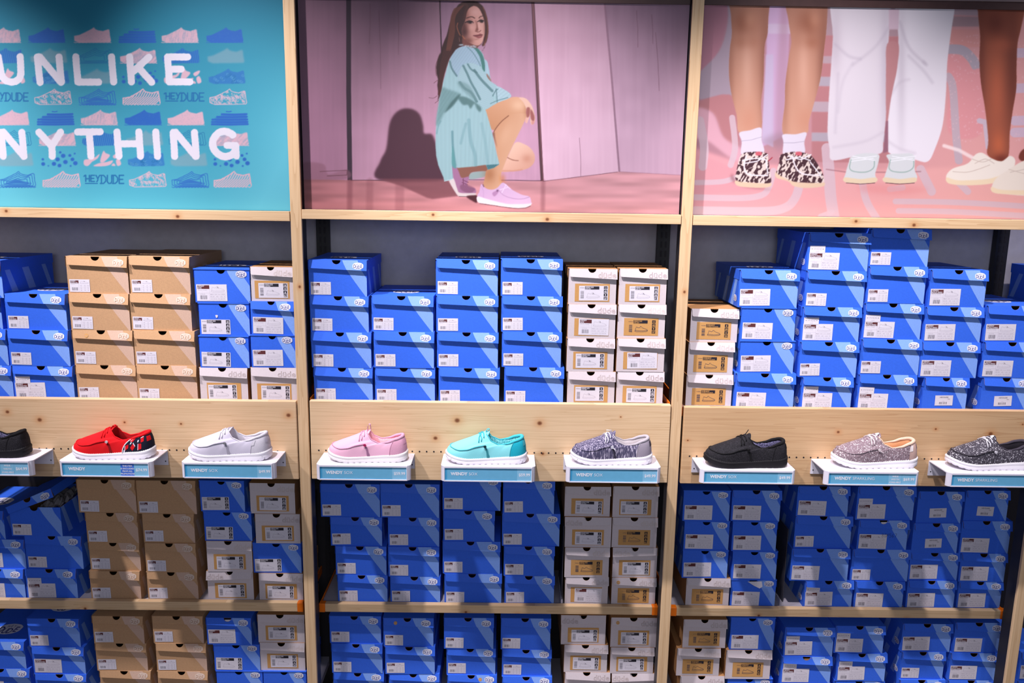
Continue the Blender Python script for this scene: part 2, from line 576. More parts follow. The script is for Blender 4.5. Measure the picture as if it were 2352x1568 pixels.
SHOE_LINE = [(0.02, 0.12), (0.06, 0.5), (0.10, 0.82), (0.20, 0.74), (0.33, 0.66), (0.44, 0.95), (0.50, 0.86), (0.60, 0.66), (0.78, 0.52), (0.92, 0.42), (0.98, 0.26), (0.96, 0.14)]
SOLE_LINE = [(0.02, 0.24), (0.0, 0.08), (0.12, 0.0), (0.6, 0.0), (0.88, 0.04), (0.99, 0.2)]
def shoe_drawing(mb, x, z, w, h, y, mi, lw):
    line(mb, [(x + a * w, z + b * h) for a, b in SHOE_LINE], lw, y, mi)
    line(mb, [(x + a * w, z + b * h) for a, b in SOLE_LINE], lw, y, mi)
    line(mb, [(x + a * w, z + b * h) for a, b in ((0.03, 0.24), (0.3, 0.2), (0.7, 0.2), (0.97, 0.27))], lw, y, mi)
    line(mb, [(x + a * w, z + b * h) for a, b in ((0.44, 0.6), (0.50, 0.86), (0.56, 0.58))], lw * 1.4, y, mi + 1)

def barcode(mb, x, z, w, h, y, mi, seed, flip=False):
    r = random.Random(seed)
    p = 0.0
    while p < 1.0:
        a = r.choice((0.02, 0.03, 0.05))
        if flip:
            rect(mb, x, x + w, z + p * h, z + min(1, p + a) * h, y, mi)
        else:
            rect(mb, x + p * w, x + min(1, p + a) * w, z, z + h, y, mi)
        p += a + r.choice((0.025, 0.04, 0.06))

LAB = {}
def label_mesh(kind, v):
    """kind of sticker; v picks its printed wording"""
    key = (kind, v)
    if key in LAB:
        return LAB[key]
    mb = MB()
    y = -0.0001
    # slots: 0 white, 1 brown header, 2 black, 3 fine grey, 4 barcode, 5 tan frame
    if kind in 's':
        w, h = 0.0635, 0.040
        rect(mb, 0, w, 0, h, 0, 0)
        hd = 2 if v.startswith('#') else 1
        l1, l2 = v.strip('#').split('/')
        rect(mb, 0.003, 0.029, h - 0.0125, h - 0.0035, y, hd)
        put_text(mb, l1, 0.0036, h - 0.0073, 2 * y, 0.0048, 0, 0.02, fit=0.016)
        put_text(mb, l2, 0.0036, h - 0.0118, 2 * y, 0.0048, 0, 0.02, fit=0.022)
        put_text(mb, 'COLOUR', 0.004, h - 0.0165, y, 0.0026, 3, fit=0.012)
        barcode(mb, 0.007, 0.005, 0.018, 0.0095, y, 4, sum(map(ord, v)) % 97)
        rect(mb, 0.0285, 0.0289, 0.002, h - 0.013, y, 3)
        for k in range(4):
            rect(mb, 0.0295, w - 0.002, 0.0035 + k * 0.0053, 0.0038 + k * 0.0053, y, 3)
            for q in (0.034, 0.046, 0.056):
                rect(mb, q, q + 0.0035, 0.0047 + k * 0.0053, 0.006 + k * 0.0053, y, 3)
        shoe_drawing(mb, 0.034, 0.0265, 0.026, 0.0095, y, 3, 0.0005)
    elif kind == 'm':
        w, h = 0.096, 0.053
        rect(mb, 0, w, 0, h, 0, 0)
        l1, l2 = v.split('/')
        rect(mb, 0.0035, 0.041, h - 0.0145, h - 0.003, y, 1)
        put_text(mb, l1, 0.0045, h - 0.0078, 2 * y, 0.0062, 0, 0.025, fit=0.021)
        put_text(mb, l2, 0.0045, h - 0.0134, 2 * y, 0.0062, 0, 0.025, fit=0.0125 if len(l2) < 4 else 0.033)
        put_text(mb, 'Micro Total', 0.0045, h - 0.0195, y, 0.0042, 3, fit=0.028)
        rect(mb, 0.003, w - 0.003, 0.0255, 0.0258, y, 3)
        rect(mb, 0.0405, 0.0409, 0.002, h - 0.015, y, 3)
        put_text(mb, '40176-001', 0.011, 0.0205, y, 0.004, 3, fit=0.016)
        barcode(mb, 0.0105, 0.0055, 0.0225, 0.0125, y, 4, sum(map(ord, v)) % 91)
        for k, tx in enumerate(('UK 38-39  CN 240 PR', 'EUR  40  US  9', 'MX 25 cm 250')):
            rect(mb, 0.0415, w - 0.003, 0.0035 + k * 0.0073, 0.0038 + k * 0.0073, y, 3)
            put_text(mb, tx, 0.043, 0.0055 + k * 0.0073, y, 0.0038, 3, 0.01, fit=0.046)
        shoe_drawing(mb, 0.046, 0.0285, 0.043, 0.0195, y, 3, 0.0006)
    elif kind in 'kt':
        w, h = 0.092, 0.047
        ink = 2
        if kind == 'k':
            rect(mb, 0, w, 0, h, 0, 0)
        l1, l2, nums = v.split('/')
        put_text(mb, '40178-020', 0.003, h - 0.0078, y, 0.0042, 4, fit=0.0135)
        rect(mb, 0.0185, 0.064, h - 0.0118, h - 0.0018, y, ink)
        tw = 0 if kind == 'k' else 5
        put_text(mb, l1, 0.0195, h - 0.0072, 2 * y, 0.0063, tw, 0.025, fit=0.027)
        put_text(mb, l2, 0.0195, h - 0.0112, 2 * y, 0.0044, tw, 0.02, fit=0.018 if len(l2) < 14 else 0.038)
        barcode(mb, 0.005, 0.007, 0.0105, 0.024, y, 4, sum(map(ord, v)) % 89, True)
        for k, n in enumerate(nums.split(',')):
            z = h - 0.0108 - k * 0.0111
            rect(mb, 0.0785, 0.0895, z, z + 0.0092, y, ink)
            put_text(mb, n, 0.084, z + 0.0012, 2 * y, 0.0078, tw, 0.03, 'C')
        shoe_drawing(mb, 0.024, 0.008, 0.042, 0.019, y, 3 if kind == 'k' else 4, 0.0007 if kind == 'k' else 0.0009)
    elif kind == 'c':
        w, h = 0.058, 0.034
        rect(mb, 0, w, 0, h, 0, 0)
        put_text(mb, 'HEYDUDE', w / 2, h - 0.0085, y, 0.0062, 4, 0.015, 'C')
        put_text(mb, 'Clear', w * 0.7, h - 0.0135, y, 0.0038, 4, 0.01)
        put_text(mb, '6412', w * 0.42, 0.0132, y, 0.0035, 3)
        barcode(mb, 0.014, 0.0045, 0.025, 0.0075, y, 4, 5)
    elif kind == 'x':
        w, h = 0.048, 0.0225
        rect(mb, 0, w, 0, h, 0, 0)
        put_text(mb, 'WIDE', w / 2, 0.0105, y, 0.008, 3, 0.0, 'C', fit=0.026)
        rect(mb, 0.005, 0.0085, 0.012, 0.0135, y, 4)
        rect(mb, w - 0.0085, w - 0.005, 0.012, 0.0135, y, 4)
        put_text(mb, 'LARGE', w / 2, 0.003, y, 0.0035, 3, 0.0, 'C')
    elif kind == 'F':
        w, h = 0.110, 0.0565
        rect(mb, 0, w, 0, h, 0, 5)
    elif kind == 'r':
        w, h = 0.0125, 0.0125
        mb.poly([(0.0062 * math.cos(a * math.pi / 12), 0, 0.0062 * math.sin(a * math.pi / 12)) for a in range(24)], 5)
        put_text(mb, 'HEYDUDE', 0, -0.001, y, 0.003, 3, 0.0, 'C', fit=0.0085)
    me = mb.mesh('size_label', [C_WHITE, C_BROWN, C_BLK, C_LINE, C_BAR, C_FRAME])
    LAB[key] = (me, w, h)
    return LAB[key]

# printed light band, as fractions of the front (u to the right, v downward)
BAND_L = [(0.585, 0.0), (0.61, 0.10), (0.65, 0.23), (0.70, 0.36), (0.77, 0.53), (0.86, 0.74), (0.975, 1.0)]
BAND_R = [(1.0, 1.0), (1.0, 0.49), (0.965, 0.40), (0.925, 0.30), (0.885, 0.20), (0.86, 0.10), (0.845, 0.0)]

def clip_v(L, v0, v1):
    out = []
    for (u0, a0), (u1, a1) in zip(L, L[1:]):
        lo, hi = min(a0, a1), max(a0, a1)
        if hi <= v0 or lo >= v1:
            continue
        for (u, a) in ((u0, a0), (u1, a1)):
            if a < v0 or a > v1:
                tt = ((v0 if a < v0 else v1) - a0) / (a1 - a0)
                u, a = u0 + (u1 - u0) * tt, (v0 if a < v0 else v1)
            if not out or (abs(out[-1][0] - u) > 1e-6 or abs(out[-1][1] - a) > 1e-6):
                out.append((u, a))
    return out

def box_meshes(kind, style, w, d, h, flip, band=True):
    """kind B blue, T kraft, G grey; style f = hanging flap, p = plain tuck top"""
    main, bandm = {'B': (C_BLUE, C_BAND), 'T': (C_TAN, C_TANB), 'G': (C_GREY, C_GREY)}[kind]
    side = C_KRAFT if kind == 'G' else main
    mats = [main, bandm, side, C_KRAFT]
    hb = h - 0.0025
    hw, hd = w / 2, d / 2
    # the thumb notch sits a little left of the middle on the front
    ncx = (-0.015 if not flip else 0.015) * w
    nr = min(0.0135, w * 0.085)
    arc = [(ncx + nr * math.cos(t), -nr * math.sin(t)) for t in [math.pi * k / 10 for k in range(11)]]
    body = MB()
    fr = [(-hw, -hd, 0), (hw, -hd, 0), (hw, -hd, hb)] + [(x, -hd, hb + z) for x, z in arc] + [(-hw, -hd, hb)]
    body.poly(fr, 0)
    body.poly([(hw, -hd, 0), (hw, hd, 0), (hw, hd, hb), (hw, -hd, hb)], 0 if kind != 'G' else 2)
    body.poly([(-hw, hd, 0), (-hw, -hd, 0), (-hw, -hd, hb), (-hw, hd, hb)], 2)
    body.poly([(hw, hd, 0), (-hw, hd, 0), (-hw, hd, hb), (hw, hd, hb)], 2)
    body.poly([(-hw, hd, 0), (hw, hd, 0), (hw, -hd, 0), (-hw, -hd, 0)], 2)
    # inner card lining
    e = 0.0015
    body.poly([(hw - e, -hd + e, 0), (hw - e, hd - e, 0), (hw - e, hd - e, hb), (hw - e, -hd + e, hb)], 3)
    body.poly([(-hw + e, hd - e, 0), (-hw + e, -hd + e, 0), (-hw + e, -hd + e, hb), (-hw + e, hd - e, hb)], 3)
    if kind != 'G':
        bl, br = BAND_L, BAND_R
        pts = bl + br
        if flip:
            pts = [(1 - u, v) for u, v in pts]
        body.poly([(-hw + u * w, -hd - 0.0003, hb * (1 - v)) for u, v in pts], 1)
        for s in (-1, 1):
            for q0, q1, r0, r1 in ((0.02, 0.10, 0.18, 0.30), (0.34, 0.46, 0.50, 0.64), (0.72, 0.80, 0.90, 0.98)):
                body.poly([(s * (hw + 0.0003), -hd + q0 * d, hb), (s * (hw + 0.0003), -hd + q1 * d, hb), (s * (hw + 0.0003), -hd + r1 * d, 0), (s * (hw + 0.0003), -hd + r0 * d, 0)], 1)
    lid = MB()
    lo = 0.0016
    L0, L1 = -hw - lo, hw + lo
    yf, yb = -hd - 0.002, hd + 0.002
    sdh = 0.27 * h if style == 'f' else 0.03 * h
    sdv = 0.27 * h
    lid.poly([(L0, yf, h), (L1, yf, h), (L1, yb, h), (L0, yb, h)], 2 if kind == 'G' else 0)
    lid.poly([(L1, yf, h - sdv), (L1, yb, h - sdv), (L1, yb, h), (L1, yf, h)], 2)
    lid.poly([(L0, yb, h - sdv), (L0, yf, h - sdv), (L0, yf, h), (L0, yb, h)], 2)
    lid.poly([(L1, yb, h - sdv), (L0, yb, h - sdv), (L0, yb, h), (L1, yb, h)], 2)
    lid.poly([(L0, yf, h - 0.0012), (L0, yb, h - 0.0012), (L1, yb, h - 0.0012), (L1, yf, h - 0.0012)], 3)
    if style == 'f':
        W_ = L1 - L0
        tilt = 0.0075
        fl, frr = 0.225 * h, 0.285 * h
        ins = 0.03 * w
        rr = 0.035 * w
        nx = ncx - L0
        prof = [(ins * 0.5, 0.0), (ins, 0.006), (ins, fl - rr)]
        prof += [(ins + rr - rr * math.cos(t), fl - rr + rr * math.sin(t)) for t in [math.pi / 2 * k / 6 for k in range(1, 7)]]
        prof += [(W_, frr), (W_, 0.0)]
        prof += [(nx + nr * math.cos(t), nr * math.sin(t) * 0.96) for t in [math.pi * k / 10 for k in range(11)]]
        def P(u, v, off=0.0):
            uu = W_ - u if flip else u
            return (L0 + uu, yf - off - tilt * v / frr, h - v)
        lid.poly([P(u, v) for u, v in prof], 0)
        lid.poly([P(u, v, -0.0012) for u, v in reversed(prof)], 3)
        # pale cut edges of the card along the flap foot and its outer end
        lid.poly([P(W_, frr), P(W_, 0), P(W_, 0, -0.002), P(W_, frr, -0.002)], 3)
        foot = prof[2:10]
        for a, b_ in zip(foot, foot[1:]):
            lid.poly([P(*a), P(*b_), P(*b_, -0.0012), P(*a, -0.0012)], 3)
        if kind != 'G' and band:
            vm = 0.225
            pl = clip_v(BAND_L, 0.0, 0.262)
            pr = clip_v(BAND_R, 0.0, 0.272)
            lid.poly([P(u * W_, v * h, 0.0003) for u, v in pl + pr], 1)
    else:
        lid.poly([(L0, yf, h - sdh), (L1, yf, h - sdh), (L1, yf, h), (L0, yf, h)], 0)
    bm = body.mesh('box_body', mats)
    lm = lid.mesh('lid', mats)
    return bm, lm

ORDN = ('first', 'second', 'third', 'fourth', 'fifth', 'sixth', 'seventh')
TOPZ = {}

def make_box(kind, style, lab, xl, xr, yf, z0, z1, label, group, opts, rz=0.0, dmax=0.4):
    flip = 'm' in opts
    w = xr - xl
    h = z1 - z0
    d = 0.29 if w > 0.165 else 0.23
    d = min(d, dmax)
    root = empty('shoe_box', ((xl + xr) / 2, yf + d / 2, z0), rz, label, 'shoe box', group)
    bm, lm = box_meshes(kind, style, w, d, h, flip)
    body = place('box_body', bm, root)
    lid = place('lid', lm, root)
    hw, hd = w / 2, d / 2
    if 'o' in opts:                         # lid lifted and lying askew
        lid.location = (0.024, 0.0, 0.040)
        lid.rotation_euler = (0.0, math.radians(-24), 0.0)
        q = random.Random(4)
        tp = MB()
        nx_, ny_ = 12, 9
        for i in range(nx_ + 1):
            for j in range(ny_ + 1):
                tp.v.append((-hw * 0.1 + i / nx_ * hw * 1.02, -hd * 0.8 + j / ny_ * hd * 1.4, h * 0.86 + q.uniform(-0.010, 0.016) + 0.014 * i / nx_))
        for i in range(nx_):
            for j in range(ny_):
                k = i * (ny_ + 1) + j
                tp.f.append((k, k + ny_ + 1, k + ny_ + 2, k + 1))
                tp.m.append(0)
        tp.build('tissue_paper', mat('grey_tissue', (120, 116, 122), 0.9, 0.05, 90), body)
    s = -1 if flip else 1
    tilt = math.atan2(0.0075, 0.285 * h) if style == 'f' else 0
    # badge or wordmark
    if kind == 'G':
        sc = 0.056
        bx, bz = s * (hw - 0.019 - 0.011), h - 0.165 * h
        place('printed_wordmark', ME_DUDE, lid, (bx, -hd - 0.0066, bz), (-tilt, 0, 0)).scale = (sc, sc * 0.6, sc)
    else:
        sc = 0.0335
        bx, bz = s * (hw - 0.0255), h - 0.152 * h
        par = lid if style == 'f' else body
        yy = -hd - (0.0068 if style == 'f' else 0.0012)
        place('printed_badge', ME_BADGE if kind == 'B' else ME_BADGE_T, par, (bx, yy, bz), (-tilt, 0, 0)).scale = (sc, sc, sc)
        if 'S' in opts:                     # badge on the side near the front
            place('printed_badge', ME_BADGE if kind == 'B' else ME_BADGE_T, body, (-hw - 0.0012, -hd + 0.03, 0.026), (0, 0, -math.pi / 2)).scale = (sc, sc, sc)
        if 'T' in opts and kind == 'B':     # large badge on the lid top
            b = place('printed_badge', ME_BADGE, lid, (0.0, -hd * 0.28, h + 0.0008), (-math.pi / 2, 0, 0))
            b.scale = (0.085, 0.085, 0.11)
    # stickers
    kd, v = lab[0], lab[1]
    q = random.Random(int((xl + 9) * 7919 + z0 * 1000))
    jr = math.radians(q.uniform(-1.2, 1.2))
    if kind == 'G':
        F, fw, fh = label_mesh('F', '')
        fx = -hw + (w - fw) * (0.5 if not flip else 0.5)
        fz = 0.0085
        if fw > w - 0.012:
            fx = -fw / 2
        f = place('printed_panel', F, body, (fx, -hd - 0.0006, fz))
        me, lw, lh = label_mesh(kd, v)
        if kd == 't':
            place('size_print', me, body, (fx + 0.011, -hd - 0.0009, fz + 0.0045))
        else:
            place('size_label', me, root, (fx + q.uniform(0.004, 0.014), -hd - 0.0011, fz + q.uniform(0.001, 0.004)), (0, jr, 0))
    else:
        me, lw, lh = label_mesh(kd, v)
        lx, lz = -hw + 0.0055, 0.0045
        if kd == 'c':
            lx, lz = -hw + 0.29 * w, 0.019
            jr *= 2
        place('size_label', me, root, (lx, -hd - 0.0009, lz), (0, jr, 0))
        if 'x' in opts:
            mx, xw, xh = label_mesh('x', '')
            place('width_label', mx, root, (lx + 0.001, -hd - 0.0012, lz + lh - 0.002), (0, jr * 0.5, 0))
    if 'r' in opts:                         # round seal on the flap
        mr, _, _ = label_mesh('r', '')
        rx = -hw * 0.5 if kind != 'G' else -hw * 0.72
        if 'R' in opts:
            rx = hw * 0.34
        place('round_seal', mr, lid, (rx, -hd - 0.0068, h - 0.15 * h), (-tilt, 0, 0))
    if 'y' in opts:                         # torn strip peeling below the notch
        mb = MB()
        mb.poly([(-0.03, -0.001, 0.0), (0.02, -0.001, 0.001), (0.022, -0.006, -0.016), (0.012, -0.008, -0.022), (-0.008, -0.006, -0.013)])
        mb.build('torn_strip', C_TORN, lid, (0.004 if kind == 'B' else 0.0, -hd - 0.010, h - 0.003))
    if 'w' in opts:                         # scraped patch where the print has come off
        mb = MB()
        mb.poly([(0.0035 * math.cos(a) * (1 + 0.3 * math.sin(3 * a)), 0, 0.006 * math.sin(a) * (1 + 0.25 * math.cos(2 * a))) for a in [k * math.pi / 8 for k in range(16)]])
        mb.build('scraped_patch', C_TORN, body, (-hw + 0.056, -hd - 0.0013, 0.062))
    if 'h' in opts:                         # number scrawled by hand across label and card
        mb = MB()
        for cx_, st_ in ((0.0, [(4, 9), (1, 7), (4, 5), (7, 2), (4, 0), (1, 2), (4, 5), (7, 7), (4, 9)]), (9, [(4, 9), (1, 5), (3, 0), (6, 3), (6, 7), (4, 9)]), (17, [(0, 0), (1, 8), (4, 3), (6, 9)]),
                         (26, [(6, 9), (1, 9), (0, 5), (4, 6), (6, 3), (3, 0), (0, 1)]), (35, [(5, 9), (1, 5), (0, 2), (3, 0), (6, 2), (4, 4), (1, 3)]), (44, [(0, 9), (6, 9), (2, 0)])):
            line(mb, [(-0.004 + (cx_ + a) * 0.00105, 0.046 + b_ * 0.0016) for a, b_ in st_], 0.0007, -hd - 0.0014, 0)
        mb.build('handwriting', mat('dark_pen', (30, 26, 66), 0.6, 0.03, 60), body)
    if 'q' in opts:                         # half of the flap torn away, bare card showing
        mb = MB()
        mb.poly([(-0.016, 0, -0.002), (0.030, 0, -0.001), (0.028, 0, -0.012), (0.018, 0, -0.019), (0.004, 0, -0.012), (-0.010, 0, -0.017)])
        mb.build('bare_card_patch', C_KRAFT if 'k' in opts else C_TORN, lid, (0.004, -hd - 0.0036, h - 0.004), (-tilt, 0, 0))
    return root

# label wordings
LW = {'b': ('s', 'WENDY/FUNK MONO'), 'n': ('s', 'WENDY/STRETCH'), 'g': ('s', 'WENDY/WOVEN TAN'), 'y': ('s', 'WENDY/SPARKLE'),
      'w': ('m', 'WENDY/SOX'), 'v': ('m', 'WENDY/METALLIC SPARKLE'), 'f': ('m', 'WENDY/FUNK MONO WIDE'), 'c': ('c', '')}
NUM = ('10,41,8,26.5', '9,40,7,26', '11,42,9,27', '12,43,10,27.5', '8,39,6,25', '7,38,5,24', '6,37,4,23.5')
def wording(code):
    if code in LW:
        return LW[code]
    k, n = code[0], int(code[1])
    if k == 'k':
        return ('k', 'WENDY SOX/STONE WHITE/' + NUM[n])
    if k == 'd':
        return ('k', 'WENDY SOX/DARK GREY/' + NUM[n])
    if k == 't':
        return ('t', 'WENDY SOX/DARK GREY/' + NUM[n])
    return ('t', 'WENDY/SOX MICRO TOTAL BLACK/' + NUM[n])     # u

# one stack per line, its boxes from the top down:
# kind+style, wording, left and right edge and top edge of the front (photograph), marks
STACKS = {
 ('U', 0): ['Bf b -130 5 597 T|Bf b -135 4 683|Bf b -116 18 755|Bf b -107 29 838',
            'Bf b 14 152.5 674.5 T|Bf b 21 160 758|Bf f 32 170 840 x',
            'Tf g 155 295 589 T|Tf g 161 297 674.5|Tf g 169 307 758 r|Tf g 177 314.5 838',
            'Tf g 297.5 436 589 T|Tf g 300 439 675|Tf g 309.5 449 759.6|Tf g 315.5 453 839',
            'Bp w 448 575 617 T|Bp k0 458 573 695 w|Bp k1 459 572 771|Gf k1 460 569.5 844',
            'Gf k0 577 692 613|Bf w 577 690 692|Bp w 577.5 689 769|Gf k1 577 687 844'],
 ('U', 1): ['Bf n 705.5 842.5 597 T|Bf n 709 846 680|Bf n 716 853 763|Bf n 721.5 855.5 844',
            'Bf n 854 995.5 679.6 T|Bf n 859 997 762|Bf n 861 998 844',
            'Bf n 1001 1143 596.5 T|Bf n 1002 1143 679|Bf n 1003.5 1143.5 763|Bf n 1007 1146 845',
            'Bf n 1150 1290 595 T|Bf n 1151.5 1290.5 680|Bf n 1153 1289 762|Bf n 1158 1294 843',
            'Gf d2 1306 1415.5 617|Gf w 1304 1413 698.6|Gf d1 1301.5 1409.5 777|Gf d1 1303 1411.5 853',
            'Gf d3 1421 1530.5 617|Gf t2 1418 1527 699|Gf w 1416 1525.5 777|Gf d1 1415.5 1522.5 853'],
 ('U', 2): ['Gf u4 1585.7 1694 709|Gf u1 1580 1684 785.5|Gf u1 1575 1680 860',
            'Bf w 1697 1832.5 620 TS|Bp w 1702 1826 706 S|Bp w 1698 1823 782 S|Bf w 1687 1823 857',
            'Bf v 1854.5 1995 535.5 xS|Bf y 1849 1985 622 S|Bf v 1840 1973.5 705 xS|Bf y 1834.5 1967.5 785|Bf v 1840 1955.5 866 xS',
            'Bf y 1997.5 2133.5 526|Bf y 1992 2125 612|Bf v 1982 2116 696.5 x|Bf y 1975 2111.5 779|Bf v 1968.5 2100.5 860 x',
            'Bf v 2134 2263.5 620|Bf v 2122.5 2254 705|Bf v 2113 2245 785.5|Bf c 2119 2220 867 S',
            'Bf v 2261.5 2393 702 T|Bf v 2255.5 2387 785.5|Bf c 2252 2362 867 S'],
 ('M', 0): ['Bf f -115 11 1172 T|Bf w -68 58 1238|Bf w -64 58 1306',
            'Bf b 24.5 141 1163 o|Bf b 60.5 190 1230|Bf f 61 177.5 1306 x',
            'Tf g 179.5 312 1101|Tf g 199 317 1177|Tf g 207 323 1245|Tf g 209 323.5 1311',
            'Tf g 315 450 1103|Tf g 329 447 1179.5|Tf g 335 451.5 1247|Tf g 339.5 455 1313',
            'Bp k1 460.5 562 1103|Bp k1 469.5 578 1174|Gf k1 475.5 579 1242|Gf k1 478 583 1311 m',
            'Gf k1 575 678 1109|Gf k4 587 689 1179.5|Bp k4 582 692 1246|Gf k5 596 699 1316'],
 ('M', 1): ['Bf n 736.5 872 1111|Bf n 759.5 877 1187|Bf n 771.5 887.5 1254|Bf n 776.5 890 1320',
            'Bf n 874.5 1009 1111|Bf n 891.5 1008.5 1188|Bf n 892 1008 1255.5|Bf n 897 1011 1323.5',
            'Bf n 1017 1150 1092|Bf n 1018.5 1136 1172.5|Bf n 1017 1148.5 1243|Bf n 1020.5 1151 1317',
            'Bf n 1155.5 1273 1101|Bf n 1153 1285 1179|Bf n 1157 1272.5 1254|Bf n 1158.5 1272 1322',
            'Gf d0 1297 1401 1117|Gf d5 1298 1404 1187 m|Gf t4 1296.5 1398 1256.5|Gf w 1297 1395.5 1324',
            'Gf d4 1407.5 1511.5 1116.5|Gf t0 1406 1508.5 1188|Gf d4 1407 1509 1257 m|Gf t5 1404.5 1506 1326 r'],
 ('M', 2): ['Bp w 1568.5 1675.5 1125.6|Bp w 1571 1674 1196|Bp w 1567.5 1671 1262.5|Gf u1 1575 1674 1327',
            'Bf w 1680.5 1792 1125.6|Bp w 1681 1783 1196.6|Bp w 1681 1783 1265|Bp w 1677.5 1780 1330 y',
            'Bf v 1830 1948 1116|Bf y 1824 1954 1185|Bf v 1815.5 1948 1259.5|Bf v 1845.5 1956 1332.5 xS',
            'Bf v 1966.5 2098.5 1116.5 x|Bf v 1969.5 2083.5 1194 qh|Bf y 1954.5 2086 1261|Bf v 1961.5 2073 1334.6',
            'Bf c 2106.5 2209 1128|Bf c 2094.5 2199.5 1201|Bf v 2087 2199.5 1268.5|Bf v 2080.5 2191 1332.5',
            'Bf c 2215.5 2314 1126|Bf v 2205 2331.5 1196|Bf v 2204.5 2318.5 1270.4|Bf v 2197 2306.5 1334.6'],
 ('L', 0): ['Bf w -70 58 1472.6 T|Bf w -56 72 1534.5',
            'Bf b 65.5 183.5 1419.7 T|Bf f 76 196 1485|Bf b 84.5 202 1547',
            'Tf g 214.5 330.5 1414|Tf g 221.5 338 1476|Tf g 232.5 349 1539.7',
            'Tf g 351.5 467 1414|Tf g 359.5 474.5 1477|Tf g 364.5 479 1540.6',
            'Bf w 475.5 578 1418 q|Bp k5 492.5 597 1479|Bp k5 499.5 604.5 1539.7',
            'Gf k4 592.5 699 1410.5|Gf k5 598.5 701 1475|Bp w 606.5 704 1540.6'],
 ('L', 1): ['Bf n 757.5 875 1414|Bf n 762.5 878.5 1478|Bf n 766.5 881.5 1544',
            'Bf n 880.5 995 1418.5 r|Bf n 884.5 998 1484.5|Bf n 894 1009 1546',
            'Bf n 1019.5 1133 1418|Bf n 1025.5 1137.5 1488|Bf n 1027.5 1140 1549 rR',
            'Bf n 1150.5 1264 1419|Bf n 1152.5 1265 1491|Bf n 1153 1266 1553',
            'Gf d6 1288.5 1390.5 1412 m|Gf d6 1295 1394 1480|Gf d6 1296.5 1399 1542.5',
            'Gf d5 1402.5 1508 1417.5 r|Gf d6 1401 1500 1486|Gf d6 1404.5 1505 1545 m'],
 ('L', 2): ['Gf u5 1568.5 1667 1421.7|Gf u1 1554 1652 1488|Gf u1 1560 1659.5 1551',
            'Bp w 1677.5 1778 1417|Gf u4 1666 1769 1492|Bp w 1668.5 1770.5 1557',
            'Bf v 1801 1913.5 1440 xS|Bf v 1793.5 1907.5 1507 qkxS|Bf v 1790 1904 1569',
            'Bf v 1916.5 2029 1436.6 x|Bf v 1921.5 2033 1500 x|Bf v 1913 2026 1562',
            'Bf v 2071 2183.5 1431.7 S|Bf y 2067.5 2166.5 1496 S|Bf v 2062 2165 1560 S',
            'Bf v 2190.5 2300 1429|Bf v 2179.5 2288 1498.6|Bf v 2172 2280 1561'],
}
YF = {'U': 0.032, 'M': 0.113, 'L': 0.113}
BOT_PY = {0: 1600, 1: 1606, 2: 1622}
STACK_OF = {'U': 'upper shelf', 'M': 'middle shelf', 'L': 'bottom shelf'}
DECK_LOW = tuple(zat((340, 1130, 1960)[b], BOT_PY[b], YF['L']) for b in range(3))
def look(kind, lab, opts):
    c = {'B': 'blue', 'T': 'brown kraft', 'G': 'pale grey'}[kind]
    if 'o' in opts:
        return c + ' open shoebox'
    if 'q' in opts or 'y' in opts:
        return c + ' torn shoebox'
    if 'w' in opts:
        return c + ' scuffed shoebox'
    if 'r' in opts:
        return c + ' sealed shoebox'
    return c + ' shoebox'
for (sh, b), stacks in STACKS.items():
    yf0 = YF[sh]
    zdeck = {'U': DECK_UP, 'M': DECK_MID, 'L': DECK_LOW}[sh][b]
    for si, st in enumerate(stacks):
        rows = [r.split() for r in st.split('|')]
        n = len(rows)
        zlow = zdeck
        for k in range(n - 1, -1, -1):
            r = rows[k]
            kind, style, lab = r[0][0], r[0][1], wording(r[1])
            opts = r[5] if len(r) > 5 else ''
            q = random.Random(si * 31 + k * 7 + b * 101 + ord(sh))
            yf = yf0 + q.uniform(0.0, 0.006) + (0.012 if (sh, b, si) == ('U', 2, 0) else 0)
            xl, xr, yt = float(r[2]), float(r[3]), float(r[4])
            yb = float(rows[k + 1][4]) if k < n - 1 else yt + 75
            ym = (yt + yb) / 2 + 6
            ztop = W((xl + xr) / 2, yt, yf)[1]
            X0, X1 = W(xl, ym, yf)[0], W(xr, ym, yf)[0]
            if sh == 'U':
                X0, X1 = max(X0, BAY[b][0] + 0.0065), min(X1, BAY[b][1] - 0.0065)
            elif sh == 'M':
                X0, X1 = max(X0, LIPX[b][0] + 0.0065), min(X1, LIPX[b][1] - 0.0065)
            pos = 'top' if k == 0 else 'bottom' if k == n - 1 else ('second from top' if k == 1 else 'third from top' if k == 2 else 'fourth from top')
            lb = '%s, %s of %s stack, %s below %s' % (look(kind, lab, opts), pos, ORDN[si], STACK_OF[sh], BAYNAME[b].replace('crouching woman', 'woman'))
            gp = '%s shoeboxes on the %s below the %s' % ({'B': 'blue', 'T': 'kraft', 'G': 'grey'}[kind], STACK_OF[sh], BAYNAME[b])
            make_box(kind, style, lab, X0, X1, yf, zlow + 0.0002, ztop, lb, gp, opts, math.radians(q.uniform(-0.35, 0.35)), 0.29 if sh == 'U' else 0.225)
            zlow = ztop
        TOPZ[(sh, b, si)] = zlow
    if sh == 'L':                           # deck the lowest visible boxes stand on
        x0, x1 = BAY[b]
        mb = MB()
        mb.box(x0 + 0.004, x1 - 0.004, 0.10, 0.377, -0.02, 0.0)
        o = mb.build('base_shelf', M_DECK, loc=(0, 0, zdeck))
        tag(o, 'base shelf deck at the foot of the bay under the ' + BAYNAME[b], 'shelf', 'base shelf decks')

